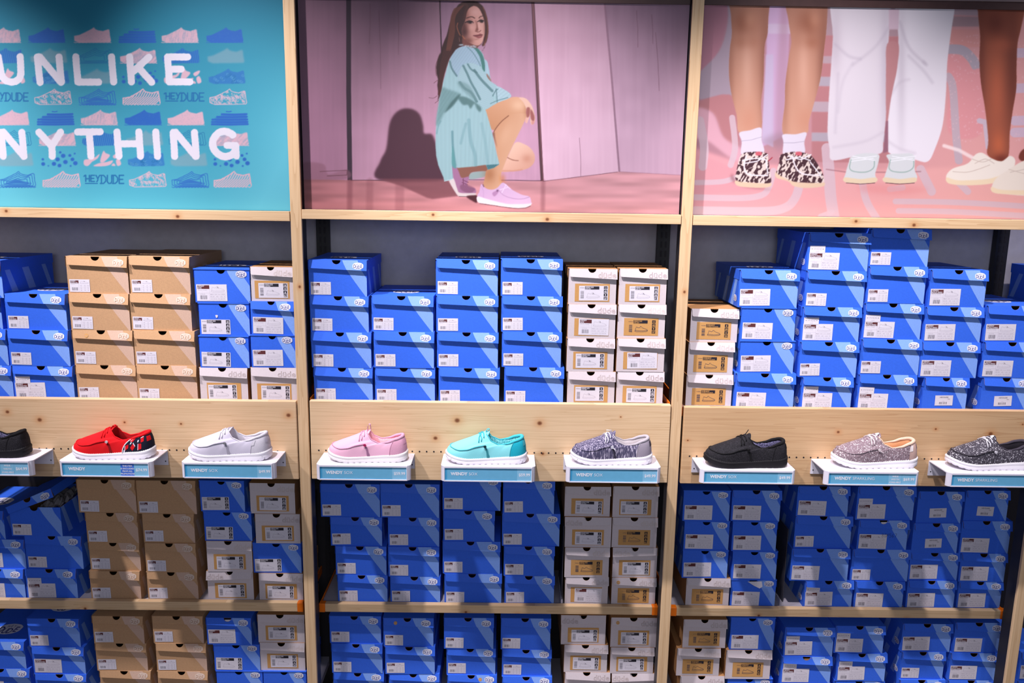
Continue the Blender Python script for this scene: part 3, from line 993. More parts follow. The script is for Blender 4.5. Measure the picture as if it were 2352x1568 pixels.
# the few boxes seen past the ends of the rows
mb = MB()
mb.box(2.44, 3.0, 0.02, 0.372, -0.02, 0.0)
o = mb.build('plain_shelf', M_DECK, loc=(0, 0, DECK_UP[2]))
tag(o, 'upper shelf deck beyond the last pine post', 'shelf')
zs = [DECK_UP[2] + (W(2315, 604, 0.33)[1] - DECK_UP[2]) * k / 4 for k in range(5)]
for k in range(4):
    make_box('B', 'f', LW['y'], 2.444, 2.615, 0.035, zs[k] + 0.0003, zs[k + 1],
             '%s blue shoebox of the dark stack beyond the last post' % ('lowest', 'second lowest', 'second highest', 'topmost')[k], 'blue shoeboxes beyond the post above', '', 0.0, 0.30)
mb = MB()
mb.box(2.455, 3.0, 0.10, 0.377, -0.02, 0.0)
zb = zat(2400, 1630, YF['L'])
o = mb.build('base_shelf', M_DECK, loc=(0, 0, zb))
tag(o, 'base shelf deck beyond the last pine post', 'shelf', 'base shelf decks')
for k, (pa, pt_, pb_) in enumerate(((2342, 1497, 1561), (2333, 1562, None))):
    za = zat(2390, pb_, YF['L']) if pb_ else zb
    make_box('B', 'f', LW['v'], max(2.456, W(pa, pt_ + 30, YF['L'])[0]), 2.63, YF['L'], za + 0.0003, zat(2390, pt_, YF['L']),
             ('upper' if pb_ else 'lower') + ' blue shoebox beyond the last pine post at the bottom', 'blue shoeboxes beyond the last post', 'S', 0.0, 0.225)
# upright dividers between stacks on the middle shelf
for px, py, b, lab in ((1290.5, 1372, 1, 'thin grey divider between blue and grey stacks below woman poster'), (1797, 1376, 2, 'thin grey divider between second and third stacks below legs poster')):
    xd = W(px, py, 0.112)[0]
    mb = MB()
    mb.box(-0.0009, 0.0009, 0.0, 0.17, 0.001, 0.295, 0)
    mb.box(-0.0030, 0.0030, -0.001, 0.17, 0.0, 0.022, 1)
    o = mb.build('shelf_divider', [mat('clear_grey_divider', (64, 62, 70), 0.3, 0.04, 40, 0.5), mat('divider_foot', (206, 200, 212), 0.4, 0.03, 40)], loc=(xd, 0.110, DECK_MID[b] + 0.0002))
    tag(o, lab, 'divider', 'shelf dividers')

# ---------------------------------------------------------------- display ledges
M_LEDGE = mat('white_acrylic', (224, 220, 232), 0.35, 0.01, 60, 0.5)
M_SIGN = mat('teal_sign_print', (104, 174, 210), 0.5, 0.03, 60)
M_SIGND = mat('teal_sign_border', (66, 156, 202), 0.5, 0.03, 60)
M_SIGNL = mat('light_teal_sign_print', (132, 190, 222), 0.5, 0.03, 60)
M_SIGNB = mat('royal_blue_sign_print', (58, 108, 206), 0.5, 0.03, 60)
M_SIGNW = mat('white_sign_lettering', (232, 234, 244), 0.5, 0.01, 60)
M_SCREW = mat('dark_screw', (40, 38, 44), 0.4, 0.05, 60, 0.5, 0.6)
LEDGE_Y = -0.122
# front left, front right, top and bottom edge of each sign holder, wording, price, note
LEDGES = [(-142, 75, 1057, 1091, 'WENDY', 'SOX', '$64.99', 'W', 'under the black shoe beside the red one'),
          (134.7, 350.5, 1059.5, 1094, 'WENDY', '', '$74.99', 'E', 'under the red shoe'),
          (415.7, 633, 1062.5, 1098, 'WENDY', 'SOX', '$49.99', '', 'under the white shoe'),
          (725.8, 942.9, 1068, 1102, 'WENDY', 'SOX', '$59.99', '', 'under the pink shoe'),
          (1012.5, 1229.6, 1071, 1105.5, 'WENDY', 'SOX', '$59.99', '', 'under the turquoise shoe'),
          (1300, 1518, 1073, 1108, 'WENDY', 'SOX', '$49.99', '', 'under the grey streaked shoe'),
          (1608, 1827.5, 1079.5, 1110, 'WENDY', 'SOX', '$49.99', '', 'under the black shoe'),
          (1893.8, 2112.3, 1083, 1114, 'WENDY', 'SPARKLING', '$69.99', 'W', 'under the pinkish glitter shoe'),
          (2176, 2396, 1087, 1118, 'WENDY', 'SPARKLING', '$69.99', '', 'under the dark grey glitter shoe')]
PLATE = []
for (pl, pr, pt, pb, w1, w2, price, note, where) in LEDGES:
    pm = (pl + pr) / 2
    ym = (pt + pb) / 2
    X0, X1 = W(pl, ym, LEDGE_Y)[0], W(pr, ym, LEDGE_Y)[0]
    zt, zb = W(pm, pt, LEDGE_Y)[1], W(pm, pb, LEDGE_Y)[1]
    hw = (X1 - X0) / 2
    h = zt - zb
    xc = (X0 + X1) / 2
    lab = 'white display ledge with teal price sign ' + where
    root = empty('display_ledge', (xc, -0.0045, zb), 0, lab, 'display ledge', 'white shoe ledges on the front boards')
    yf = LEDGE_Y + 0.0045
    rc = 0.012
    mb = MB()
    prof = [(-hw, -0.001), (hw, -0.001)]
    # plan outline of the plate with rounded front corners
    fr = [(hw - rc + rc * math.sin(t), yf + rc - rc * math.cos(t)) for t in [math.pi / 2 * k / 6 for k in range(6, -1, -1)]]
    fl = [(-hw + rc - rc * math.sin(t), yf + rc - rc * math.cos(t)) for t in [math.pi / 2 * k / 6 for k in range(0, 7)]]
    plan = [(-hw, -0.0005), (hw, -0.0005)] + fr + fl
    n = len(plan)
    vs = [(x, y, h) for x, y in plan] + [(x, y, h - 0.0032) for x, y in plan]
    mb.raw(vs, [tuple(range(n))[::-1], tuple(range(n, 2 * n))] + [(i, (i + 1) % n, (i + 1) % n + n, i + n) for i in range(n)])
    mb.build('plate', M_LEDGE, root)
    mb = MB()
    mb.box(-hw, hw, -0.0035, -0.0005, h - 0.05, h - 0.0035)
    bk = mb.build('back_flange', M_LEDGE, root)
    mb = MB()
    for s in (-1, 1):
        mb.poly([(s * (hw - 0.008) + 0.0022 * math.cos(a * math.pi / 5), -0.0038, h - 0.037 + 0.0022 * math.sin(a * math.pi / 5)) for a in range(10)])
    mb.build('screw', M_SCREW, bk)
    # sign holder: front frame with rounded ends
    fr2 = fr + fl
    m = len(fr2)
    mb = MB()
    vs = [(x, y, h - 0.0033) for x, y in fr2] + [(x, y, 0.0) for x, y in fr2] + [(x * 0.985, y + 0.003, h - 0.0033) for x, y in fr2] + [(x * 0.985, y + 0.003, 0.0) for x, y in fr2]
    fs = []
    for i in range(m - 1):
        fs += [(i, i + 1, m + i + 1, m + i), (2 * m + i + 1, 2 * m + i, 3 * m + i, 3 * m + i + 1), (m + i, m + i + 1, 3 * m + i + 1, 3 * m + i)]
    mb.raw(vs, fs)
    mb.box(-hw + rc, hw - rc, yf - 0.003, yf, 0.0, 0.0035)
    mb.box(-hw + rc, hw - rc, yf - 0.003, yf, h - 0.0055, h - 0.0005)
    mb.box(-hw + rc - 0.002, -hw + rc, yf - 0.003, yf + 0.001, 0.0, h - 0.001)
    mb.box(hw - rc, hw - rc + 0.002, yf - 0.003, yf + 0.001, 0.0, h - 0.001)
    mb.build('sign_holder', M_LEDGE, root)
    sg = MB()
    a0, a1, s0, s1 = -hw + rc, hw - rc, 0.0036, h - 0.0056
    y = yf - 0.0008
    rect(sg, a0, a1, s0, s1, y, 1)
    rect(sg, a0 + 0.0075, a1, s0 + 0.002, s1 - 0.0015, y - 0.0001, 0)
    pw = 0.0445
    rect(sg, a1 - pw, a1, s0, s1, y - 0.0002, 2)
    if note:
        rect(sg, a1 - pw - 0.041, a1 - pw, s0, s1, y - 0.0002, 3 if note == 'E' else 2)
        L = ('THIS ITEM', 'IS EXCLUDED', 'FROM ALL', 'PROMOTIONS') if note == 'E' else ('WIDE', 'WIDTH', 'AVAILABLE')
        st = (s1 - s0 - 0.006) / len(L)
        for k, tx in enumerate(L):
            put_text(sg, tx, a1 - pw - 0.0205, s1 - 0.003 - (k + 0.85) * st, y - 0.0004, 0.0068 if note == 'E' else 0.0075, 4, 0.02, 'C')
        rect(sg, a1 - pw - 0.0002, a1 - pw + 0.0004, s0, s1, y - 0.0003, 1)
    zc = (s0 + s1) / 2 - 0.0035
    if w2:
        wx = put_text(sg, w1, a0 + 0.0185, zc, y - 0.0004, 0.0138, 4, 0.036)
        put_text(sg, w2, a0 + 0.0185 + wx + 0.0045, zc, y - 0.0004, 0.0135, 4, -0.006)
    else:
        put_text(sg, w1, a0 + 0.0185, zc, y - 0.0004, 0.0138, 4, 0.036)
    put_text(sg, price, a1 - 0.0045, zc - 0.001, y - 0.0004, 0.0128, 4, 0.022, 'R')
    sg.build('price_sign', [M_SIGN, M_SIGND, M_SIGNL, M_SIGNB, M_SIGNW], root)
    PLATE.append((zt, xc))

# ---------------------------------------------------------------- moccasin shoes
def cloth_mat(name, rgb, rgb2=None, kind='weave', rough=0.85, scale=900.0):
    m = bpy.data.materials.new(name)
    m.use_nodes = True
    t = m.node_tree
    L = t.links.new
    b = t.nodes['Principled BSDF']
    b.inputs['Roughness'].default_value = rough
    b.inputs['Specular IOR Level'].default_value = 0.2
    c1 = (*lin(rgb), 1)
    c2 = (*lin(rgb2 or tuple(int(v * 0.86) for v in rgb)), 1)
    tc = nn(t, 'ShaderNodeTexCoord')
    mp = nn(t, 'ShaderNodeMapping')
    L(tc.outputs['Object'], mp.inputs[0])
    mx = nn(t, 'ShaderNodeMix', data_type='RGBA')
    mx.inputs['A'].default_value = c1
    mx.inputs['B'].default_value = c2
    if kind == 'weave':                     # fine diagonal rib
        wv = nn(t, 'ShaderNodeTexWave')
        wv.bands_direction = 'DIAGONAL'
        wv.inputs['Scale'].default_value = 210
        wv.inputs['Distortion'].default_value = 0.6
        wv.inputs['Detail Scale'].default_value = 3
        L(mp.outputs[0], wv.inputs['Vector'])
        L(wv.outputs['Fac'], mx.inputs['Factor'])
    elif kind == 'streak':                  # upright space-dyed flecks
        mp.inputs['Scale'].default_value = (330, 330, 60)
        mp.inputs['Rotation'].default_value = (0, 0.25, 0)
        nz = nn(t, 'ShaderNodeTexNoise')
        nz.inputs['Scale'].default_value = 1.0
        nz.inputs['Detail'].default_value = 2
        L(mp.outputs[0], nz.inputs['Vector'])
        rp = nn(t, 'ShaderNodeValToRGB')
        rp.color_ramp.elements[0].position = 0.49
        rp.color_ramp.elements[1].position = 0.70
        L(nz.outputs[0], rp.inputs[0])
        L(rp.outputs[0], mx.inputs['Factor'])
    elif kind in ('fleck', 'glitter'):
        vo = nn(t, 'ShaderNodeTexVoronoi')
        vo.inputs['Scale'].default_value = scale
        L(mp.outputs[0], vo.inputs['Vector'])
        sp = nn(t, 'ShaderNodeSeparateColor')
        L(vo.outputs['Color'], sp.inputs[0])
        rp = nn(t, 'ShaderNodeValToRGB')
        rp.color_ramp.elements[0].position = 0.5 if kind == 'fleck' else 0.87
        rp.color_ramp.elements[1].position = 1.0 if kind == 'fleck' else 0.94
        L(sp.outputs[0], rp.inputs[0])
        L(rp.outputs[0], mx.inputs['Factor'])
        if kind == 'glitter':
            b.inputs['Specular IOR Level'].default_value = 0.5
            r2 = nn(t, 'ShaderNodeMapRange')
            r2.inputs['To Min'].default_value = 0.75
            r2.inputs['To Max'].default_value = 0.3
            L(rp.outputs[0], r2.inputs[0])
            L(r2.outputs[0], b.inputs['Roughness'])
            # every glitter flake leans its own way
            vm = nn(t, 'ShaderNodeVectorMath', operation='SUBTRACT')
            L(vo.outputs['Color'], vm.inputs[0])
            vm.inputs[1].default_value = (0.5, 0.5, 0.5)
            vs_ = nn(t, 'ShaderNodeVectorMath', operation='SCALE')
            L(vm.outputs[0], vs_.inputs[0])
            vs_.inputs['Scale'].default_value = 0.7
            ge = nn(t, 'ShaderNodeNewGeometry')
            va = nn(t, 'ShaderNodeVectorMath', operation='ADD')
            L(vs_.outputs[0], va.inputs[0])
            L(ge.outputs['Normal'], va.inputs[1])
            nm = nn(t, 'ShaderNodeVectorMath', operation='NORMALIZE')
            L(va.outputs[0], nm.inputs[0])
            L(nm.outputs[0], b.inputs['Normal'])
    elif kind == 'plain':
        nz = nn(t, 'ShaderNodeTexNoise')
        nz.inputs['Scale'].default_value = 400
        nz.inputs['Detail'].default_value = 4
        L(mp.outputs[0], nz.inputs['Vector'])
        L(nz.outputs[0], mx.inputs['Factor'])
    elif kind == 'zigzag':                  # knitted chevron lining
        wv = nn(t, 'ShaderNodeTexWave')
        wv.bands_direction = 'Z'
        wv.inputs['Scale'].default_value = 85
        wv.inputs['Distortion'].default_value = 4
        wv.inputs['Detail'].default_value = 0
        wv.inputs['Detail Scale'].default_value = 5.0
        L(mp.outputs[0], wv.inputs['Vector'])
        rp = nn(t, 'ShaderNodeValToRGB')
        rp.color_ramp.elements[0].position = 0.4
        rp.color_ramp.elements[1].position = 0.6
        L(wv.outputs['Fac'], rp.inputs[0])
        L(rp.outputs[0], mx.inputs['Factor'])
    elif kind == 'speck':                   # pale sole with a few dark crumbs
        vo = nn(t, 'ShaderNodeTexVoronoi')
        vo.inputs['Scale'].default_value = 150
        L(mp.outputs[0], vo.inputs['Vector'])
        sp = nn(t, 'ShaderNodeSeparateColor')
        L(vo.outputs['Color'], sp.inputs[0])
        g1 = nn(t, 'ShaderNodeMath', operation='GREATER_THAN')
        g1.inputs[1].default_value = 0.93
        L(sp.outputs[0], g1.inputs[0])
        g2 = nn(t, 'ShaderNodeMath', operation='LESS_THAN')
        g2.inputs[1].default_value = 0.22
        L(vo.outputs['Distance'], g2.inputs[0])
        mu = nn(t, 'ShaderNodeMath', operation='MULTIPLY')
        L(g1.outputs[0], mu.inputs[0])
        L(g2.outputs[0], mu.inputs[1])
        L(mu.outputs[0], mx.inputs['Factor'])
    L(mx.outputs['Result'], b.inputs['Base Color'])
    return m

SL = 0.247
NP = 96
def interp(x, tab):
    for (a, fa), (b, fb) in zip(tab, tab[1:]):
        if x <= b:
            t = (x - a) / (b - a)
            t = t * t * (3 - 2 * t) * 0.5 + t * 0.5
            return fa + (fb - fa) * t
    return tab[-1][1]

def loop_from(half, n=NP):
    """closed plan outline from (u, halfwidth) table; index 0 at the toe, n/2 at the heel"""
    pts = [Vector((u, w)) for u, w in half]
    dense = []
    for i in range(len(pts) - 1):
        a, b, c, d = pts[max(0, i - 1)], pts[i], pts[i + 1], pts[min(len(pts) - 1, i + 2)]
        if i == 0:
            a = Vector((pts[1].x, -pts[1].y))
        if i == len(pts) - 2:
            d = Vector((pts[-2].x, -pts[-2].y))
        for k in range(12):
            t = k / 12
            dense.append(0.5 * (2 * b + (c - a) * t + (2 * a - 5 * b + 4 * c - d) * t * t + (3 * b - a - 3 * c + d) * t ** 3))
    dense.append(pts[-1])
    ln = [0.0]
    for a, b in zip(dense, dense[1:]):
        ln.append(ln[-1] + math.hypot((b.x - a.x) * SL, b.y - a.y))
    out = []
    for i in range(n // 2 + 1):
        s = ln[-1] * i / (n // 2)
        k = max(j for j in range(len(ln)) if ln[j] <= s + 1e-9)
        if k >= len(dense) - 1:
            out.append(dense[-1])
            continue
        t = (s - ln[k]) / max(1e-9, ln[k + 1] - ln[k])
        out.append(dense[k] + (dense[k + 1] - dense[k]) * t)
    full = [(p.x * SL, -p.y) for p in out] + [(p.x * SL, p.y) for p in out[-2:0:-1]]
    return full

SOLE_T = [(0, 0), (0.012, 0.016), (0.05, 0.031), (0.13, 0.043), (0.26, 0.0485), (0.40, 0.0455), (0.55, 0.040), (0.70, 0.0385), (0.84, 0.0375), (0.93, 0.033), (0.98, 0.022), (1.0, 0)]
OPEN_T = [(0.49, 0), (0.495, 0.013), (0.515, 0.021), (0.565, 0.0265), (0.68, 0.029), (0.79, 0.028), (0.87, 0.0245), (0.92, 0.015), (0.935, 0)]
OUTL = loop_from(SOLE_T)
OPENL = loop_from(OPEN_T)
def zbot(u):
    return 0.014 * max(0, 1 - u / 0.30) ** 2 + 0.006 * max(0, (u - 0.82) / 0.18) ** 2
def ztop(u):
    return zbot(u) + interp(u, [(0, 0.0185), (0.3, 0.0185), (0.5, 0.0195), (0.8, 0.024), (1, 0.0255)])
def zopen(u):
    return interp(u, [(0.49, 0.092), (0.52, 0.083), (0.565, 0.068), (0.66, 0.0585), (0.76, 0.062), (0.86, 0.071), (0.935, 0.0765)])

SPATH = []
for i in range(NP):
    bx, by = OUTL[i]
    u = bx / SL
    cx = 0.5 * SL
    B = Vector((cx + (bx - cx) * 0.965, by * 0.945, ztop(u) - 0.002))
    ox, oy = OPENL[i]
    T = Vector((ox, oy, zopen(ox / SL)))
    hd = math.hypot(B.x - T.x, B.y - T.y)
    front = max(0.0, 1 - u / 0.5)
    k2 = 0.62
    C2 = Vector((T.x + (B.x - T.x) * k2, T.y + (B.y - T.y) * k2, 0))
    cu = C2.x / SL
    if u < 0.62:
        zc = interp(cu, [(0, 0.045), (0.1, 0.0525), (0.2, 0.0565), (0.3, 0.0615), (0.4, 0.071), (0.49, 0.088), (1.0, 0.088)])
        C2.z = min(zc * (1 - 0.20 * (C2.y / 0.045) ** 2), T.z - 0.0035)
    else:
        C2.z = T.z - 0.25 * hd - 0.002
    up = 0.98 if u < 0.3 else 0.85 if u < 0.5 else 0.55
    C1 = Vector((B.x, B.y * (1.0 if u < .4 else 1.03), B.z + up * (C2.z - B.z)))
    SPATH.append((B, C1, C2, T))
def sp_at(i, t):
    B, C1, C2, T = SPATH[i % NP]
    s = 1 - t
    return B * s ** 3 + C1 * (3 * s * s * t) + C2 * (3 * s * t * t) + T * t ** 3
def sp_f(fi, t):
    i = math.floor(fi)
    return sp_at(i, t) * (1 - (fi - i)) + sp_at(i + 1, t) * (fi - i)
def sp_n(fi, t):
    a = sp_f(fi + 0.5, t) - sp_f(fi - 0.5, t)
    b = sp_f(fi, min(1, t + .02)) - sp_f(fi, max(0, t - .02))
    n = a.cross(b)
    n.normalize()
    return n if n.dot(sp_f(fi, t) - Vector((SL * .5, 0, 0.03))) > 0 else -n

def shell(rng, t0, t1, nt, off, mb, mi=0, closed=False):
    """strip of the upper's surface, offset outward"""
    rng = list(rng)
    base = len(mb.v)
    for i in rng:
        for k in range(nt + 1):
            t = t0 + (t1 - t0) * k / nt
            p = sp_f(i, t) + (sp_n(i, t) * off if off else Vector((0, 0, 0)))
            mb.v.append(tuple(p))
    m = len(rng)
    for a in range(m if closed else m - 1):
        b = (a + 1) % m
        for k in range(nt):
            mb.f.append((base + a * (nt + 1) + k, base + b * (nt + 1) + k, base + b * (nt + 1) + k + 1, base + a * (nt + 1) + k + 1))
            mb.m.append(mi)

SGRID = [(sp_at(i, k / 60), i, k / 60) for i in range(NP) for k in range(4, 61)]
def surf(u, y, lift=0.0):
    """point of the upper seen from above at length u and sideways y"""
    p, i, t = min(SGRID, key=lambda g: (g[0].x - u * SL) ** 2 + (g[0].y - y) ** 2 + (0.0004 if g[0].z < 0.032 else 0))
    return p + sp_n(i, t) * lift

def build_shoe_meshes():
    me = {}
    n2 = 2 * NP
    ol = loop_from(SOLE_T, n2)
    mb = MB()
    rows = []
    prof = [(0.90, 0.0, 1), (0.975, 0.0, 1), (0.995, 0.16, 0), (1.0, 0.34, 0), (0.992, 0.55, 0), (0.985, 0.60, 0), (0.998, 0.66, 0), (1.0, 0.86, 0), (0.988, 0.97, 0), (0.955, 1.0, 0)]
    cx = 0.5 * SL
    for sc, f, zig in prof:
        row = []
        for i, (x, y) in enumerate(ol):
            u = x / SL
            z = zbot(u) + (ztop(u) - zbot(u)) * f
            if zig and i % 6 < 2:
                z += 0.0016
            s_ = 1 - (1 - sc) * 0.6
            row.append((cx + (x - cx) * s_, y * sc, z))
        rows.append(row)
    for row in rows:
        mb.v += row
    for r in range(len(rows) - 1):
        for i in range(n2):
            j = (i + 1) % n2
            mb.f.append((r * n2 + i, r * n2 + j, (r + 1) * n2 + j, (r + 1) * n2 + i))
            mb.m.append(0)
    mb.f.append(tuple(range(n2))[::-1])
    mb.f.append(tuple(range((len(rows) - 1) * n2, len(rows) * n2)))
    mb.m += [0, 0]
    me['sole'] = mb
    # welt stitching along the sole's upper edge
    st = MB()
    for i in range(0, n2, 2):
        x, y = ol[i]
        xb, yb = ol[(i + 1) % n2]
        u = x / SL
        a = Vector((cx + (x - cx) * 0.975, y * 0.965, ztop(u) + 0.0004))
        b = Vector((cx + (xb - cx) * 0.975, yb * 0.965, ztop(u) + 0.0004))
        st.tube([a, a * 0.4 + b * 0.6], 0.0008, 5)
    me['welt_stitching'] = st
    up = MB()
    shell(range(NP), 0, 1, 14, 0, up, closed=True)
    me['upper'] = up
    hp = MB()
    me['heel_panel'] = hp
    li = MB()
    # lining: drops inward from the opening
    base = 0
    rows = []
    for k, (dz, ins) in enumerate(((0.0, 0.0), (0.006, 0.0035), (0.018, 0.0035), (0.034, 0.002), (0.043, -0.002))):
        row = []
        for i in range(NP):
            T = SPATH[i][3]
            c = Vector((0.68 * SL, 0, 0))
            d = Vector((T.x - c.x, T.y, 0))
            q = T - d.normalized() * ins
            row.append((q.x, q.y, max(0.026, T.z - dz)))
        rows.append(row)
    for row in rows:
        li.v += row
    for r in range(len(rows) - 1):
        for i in range(NP):
            j = (i + 1) % NP
            li.f.append((r * NP + j, r * NP + i, (r + 1) * NP + i, (r + 1) * NP + j))
            li.m.append(0)
    li.f.append(tuple(range((len(rows) - 1) * NP, len(rows) * NP)))
    li.m.append(0)
    me['lining'] = li
    # padded collar: thick round the heel, thin forward
    co = MB()
    lo, hi = 6, NP - 6
    pts, rad = [], []
    for i in range(lo, hi + 1):
        T = SPATH[i][3]
        u = T.x / SL
        pts.append(T + Vector((0, 0, -0.0005)))
        rad.append(interp(u, [(0.44, 0.0016), (0.70, 0.0022), (0.80, 0.0042), (0.935, 0.0055)]))
    co.tube(pts, rad, 10)
    me['collar'] = co
    # moccasin seam round the toe
    ap = []
    K = 24
    SEAM_STEP = 0.71
    for q in range(-K, K + 1):
        f = abs(q) / K
        zt = interp(f, [(0, 0.0480), (0.2, 0.0465), (0.55, 0.0425), (0.8, 0.0460), (1, 0.0570)])
        i = q * SEAM_STEP
        best = min((abs(sp_f(i, t).z - zt), t) for t in [k / 80 for k in range(6, 78)])[1]
        ap.append((i, best))
    for _ in range(2):
        ap = [ap[0]] + [(b[0], (a[1] + 2 * b[1] + c[1]) / 4) for a, b, c in zip(ap, ap[1:], ap[2:])] + [ap[-1]]
    ap = [sp_f(i, t) + sp_n(i, t) * 0.0008 for i, t in ap]
    sm = MB()
    sm.tube(ap, 0.0016, 8)
    me['apron_seam'] = sm
    # raised apron plate inside the seam
    tg = MB()
    nu, nv = 12, 10
    base = len(tg.v)
    for lay, th in ((0, 0.0), (1, 0.003)):
        for a in range(nu + 1):
            s = a / nu
            xx = SL * (0.42 + 0.105 * s)
            zz = 0.0775 + 0.0165 * s + 0.001 * s * s
            hw_ = 0.0150 + 0.005 * s
            for b in range(nv + 1):
                v = -1 + 2 * b / nv
                tg.v.append((xx + 0.004 * (1 - v * v) * s, v * hw_, zz - 0.0075 * v * v - th))
    stp = (nu + 1) * (nv + 1)
    for a in range(nu):
        for b in range(nv):
            q = a * (nv + 1) + b
            tg.f.append((q, q + nv + 1, q + nv + 2, q + 1))
            tg.f.append((stp + q, stp + q + 1, stp + q + nv + 2, stp + q + nv + 1))
            tg.m += [0, 0]
    rim = [b for b in range(nv + 1)] + [a * (nv + 1) + nv for a in range(1, nu + 1)] + [nu * (nv + 1) + b for b in range(nv - 1, -1, -1)] + [a * (nv + 1) for a in range(nu - 1, 0, -1)]
    for a, b in zip(rim, rim[1:] + rim[:1]):
        tg.f.append((a, b, stp + b, stp + a))
        tg.m.append(0)
    me['tongue'] = tg
    lc = MB()
    def over(a, b, n=12):
        return [surf(a[0] + (b[0] - a[0]) * k / n, a[1] + (b[1] - a[1]) * k / n, 0.0014) for k in range(n + 1)]
    lc.tube(over((0.405, -0.0300), (0.455, 0.024)), 0.0015, 7)
    lc.tube(over((0.445, -0.0290), (0.400, 0.024)), 0.0015, 7)
    lc.tube(over((0.470, -0.0240), (0.440, 0.022)), 0.0015, 7)
    me['lace'] = lc
    tt = MB()
    me['toggle'] = tt
    return me

SHOE_ME = build_shoe_meshes()
# index on the near side (front of the shelf) whose bottom lies at a given length
def idx_at(u, top=False):
    L = OPENL if top else OUTL
    return min(range(1, NP // 2), key=lambda i: abs(L[i][0] / SL - u))

def make_shoe(toe, heel, pybot, zpl, st, label):
    pm = (toe + heel) / 2
    ynear = WZ(pm, pybot, zpl)[1]
    yc = min(ynear + 0.040, -0.0075 - 0.0450)
    X0 = W(toe, pybot - 20, yc)[0]
    X1 = W(heel, pybot - 20, yc)[0]
    sc = (X1 - X0) / SL
    root = empty('moccasin_shoe', (X0, yc, zpl + 0.0002), 0, label, 'shoe', 'single shoes on the white ledges')
    root.scale = (sc, sc * 0.92, sc)
    def part(n, m, par=root):
        return SHOE_ME[n].build(n, m, par, smooth=True)
    so = part('sole', st['sole'])
    up = part('upper', st['upper'])
    part('welt_stitching', st.get('welt', st['sole']), so)
    part('lining', st['lining'])
    co = part('collar', st['collar'])
    part('apron_seam', st['seam'], up)
    tn = part('tongue', st['upper'])
    part('lace', st['lace'])
    # heel panel, a second layer of cloth round the back
    hu = st.get('heel_from', 0.80)
    i0 = idx_at(hu)
    hp = MB()
    shell(range(i0, NP - i0 + 1), 0.0, 0.93, 12, 0.0008, hp)
    h = hp.build('heel_panel', st['heel'], root, smooth=True)
    for i in (i0, NP - i0):
        sm = MB()
        sm.tube([sp_f(i, t) + sp_n(i, t) * 0.0011 for t in [k / 12 * 0.93 for k in range(13)]], 0.0016 if st.get('wide_seam') else 0.0008, 6)
        sm.build('panel_seam', st.get('hseam', st['seam']), h, smooth=True)
    # elastic gusset and toggle on the near side
    gs = MB()
    base = len(gs.v)
    n = 10
    def side_index(u, t):
        return min((abs(sp_f(q / 4, t).x / SL - u), q / 4) for q in range(40, 180))[1]
    for k in range(n + 1):
        t = 0.03 + 0.60 * k / n
        uc = 0.530 - 0.042 * k / n
        wd = 0.019 - 0.012 * k / n
        for s in (-1, -0.33, 0.33, 1):
            fi = side_index(uc + s * wd, t)
            gs.v.append(tuple(sp_f(fi, t) + sp_n(fi, t) * 0.0008))
    for k in range(n):
        for s in range(3):
            gs.f.append((base + k * 4 + s, base + k * 4 + s + 1, base + k * 4 + s + 5, base + k * 4 + s + 4))
            gs.m.append(0)
    gs.build('elastic_gusset', st['gusset'], up, smooth=True)
    ig = side_index(0.483, 0.66)
    tp = sp_f(ig, 0.66) + sp_n(ig, 0.66) * 0.003
    tg = MB()
    tg.ball(tp, 0.0036, 0, 10, 7)
    tg.tube([tp + Vector((0.0036 * math.cos(a), -0.0025, 0.0036 * math.sin(a))) for a in [k * math.pi / 7 for k in range(14)]], 0.0009, 6, 0, True)
    tg.build('toggle', st.get('toggle', st['lace']), root, smooth=True)
    if st.get('cord'):
        cdm = MB()
        cdm.tube([tp, tp + Vector((0.006, -0.003, -0.005)), tp + Vector((0.013, -0.004, -0.010))], 0.0011, 6)
        cdm.build('cord_end', st['lace'], root, smooth=True)
    # heel badge wrapped at the back
    hb = MB()
    ib = NP // 2 - 3.2
    shell([ib - 1.6, ib - 0.8, ib, ib + 0.8, ib + 1.6], 0.42, 0.72, 4, 0.0016, hb)
    hb.build('heel_badge', st.get('badge', st['seam']), h, smooth=True)
    if st.get('loop'):                      # upright pull loop at the tongue
        lp = MB()
        c = Vector((0.515 * SL, 0.0, 0.0915))
        hh = st['loop']
        pts = [c + Vector((-0.004, 0, 0)), c + Vector((-0.004, 0, hh * 0.6)), c + Vector((0.0, 0, hh)), c + Vector((0.005, 0, hh * 0.95)), c + Vector((0.006, 0, hh * 0.4)), c + Vector((0.006, 0, -0.002))]
        base = len(lp.v)
        for p in pts:
            lp.v += [(p.x, p.y - 0.005, p.z), (p.x, p.y + 0.005, p.z)]
        for k in range(len(pts) - 1):
            lp.f.append((base + 2 * k, base + 2 * k + 2, base + 2 * k + 3, base + 2 * k + 1))
            lp.m.append(0)
        o = lp.build('pull_loop', st['collar'], tn)
        sd = o.modifiers.new('thick', 'SOLIDIFY')
        sd.thickness = 0.0012
    if st.get('tail'):                      # loose lace end sticking up
        lt = MB()
        c = Vector((0.48 * SL, 0.004, 0.0895))
        lt.tube([c, c + Vector((0.004, 0, 0.006)), c + Vector(st['tail'])], 0.0012, 6)
        lt.build('lace_end', st['lace'], root, smooth=True)
    if st.get('side_tag'):
        sg = MB()
        it = i0 - 0.6
        shell([it, it + 1.0, it + 2.0], 0.40, 0.72, 4, 0.0018, sg)
        sg.build('side_tag', st['side_tag'], h, smooth=True)
    if st.get('tongue_patch'):
        pm_ = MB()
        pm_.poly([(0.488 * SL + 0.009 * math.cos(a), -0.004 + 0.008 * math.sin(a), 0.0915 + 0.0046 * math.cos(a)) for a in [k * math.pi / 6 for k in range(12)]])
        pm_.build('tongue_patch', st['tongue_patch'], tn)
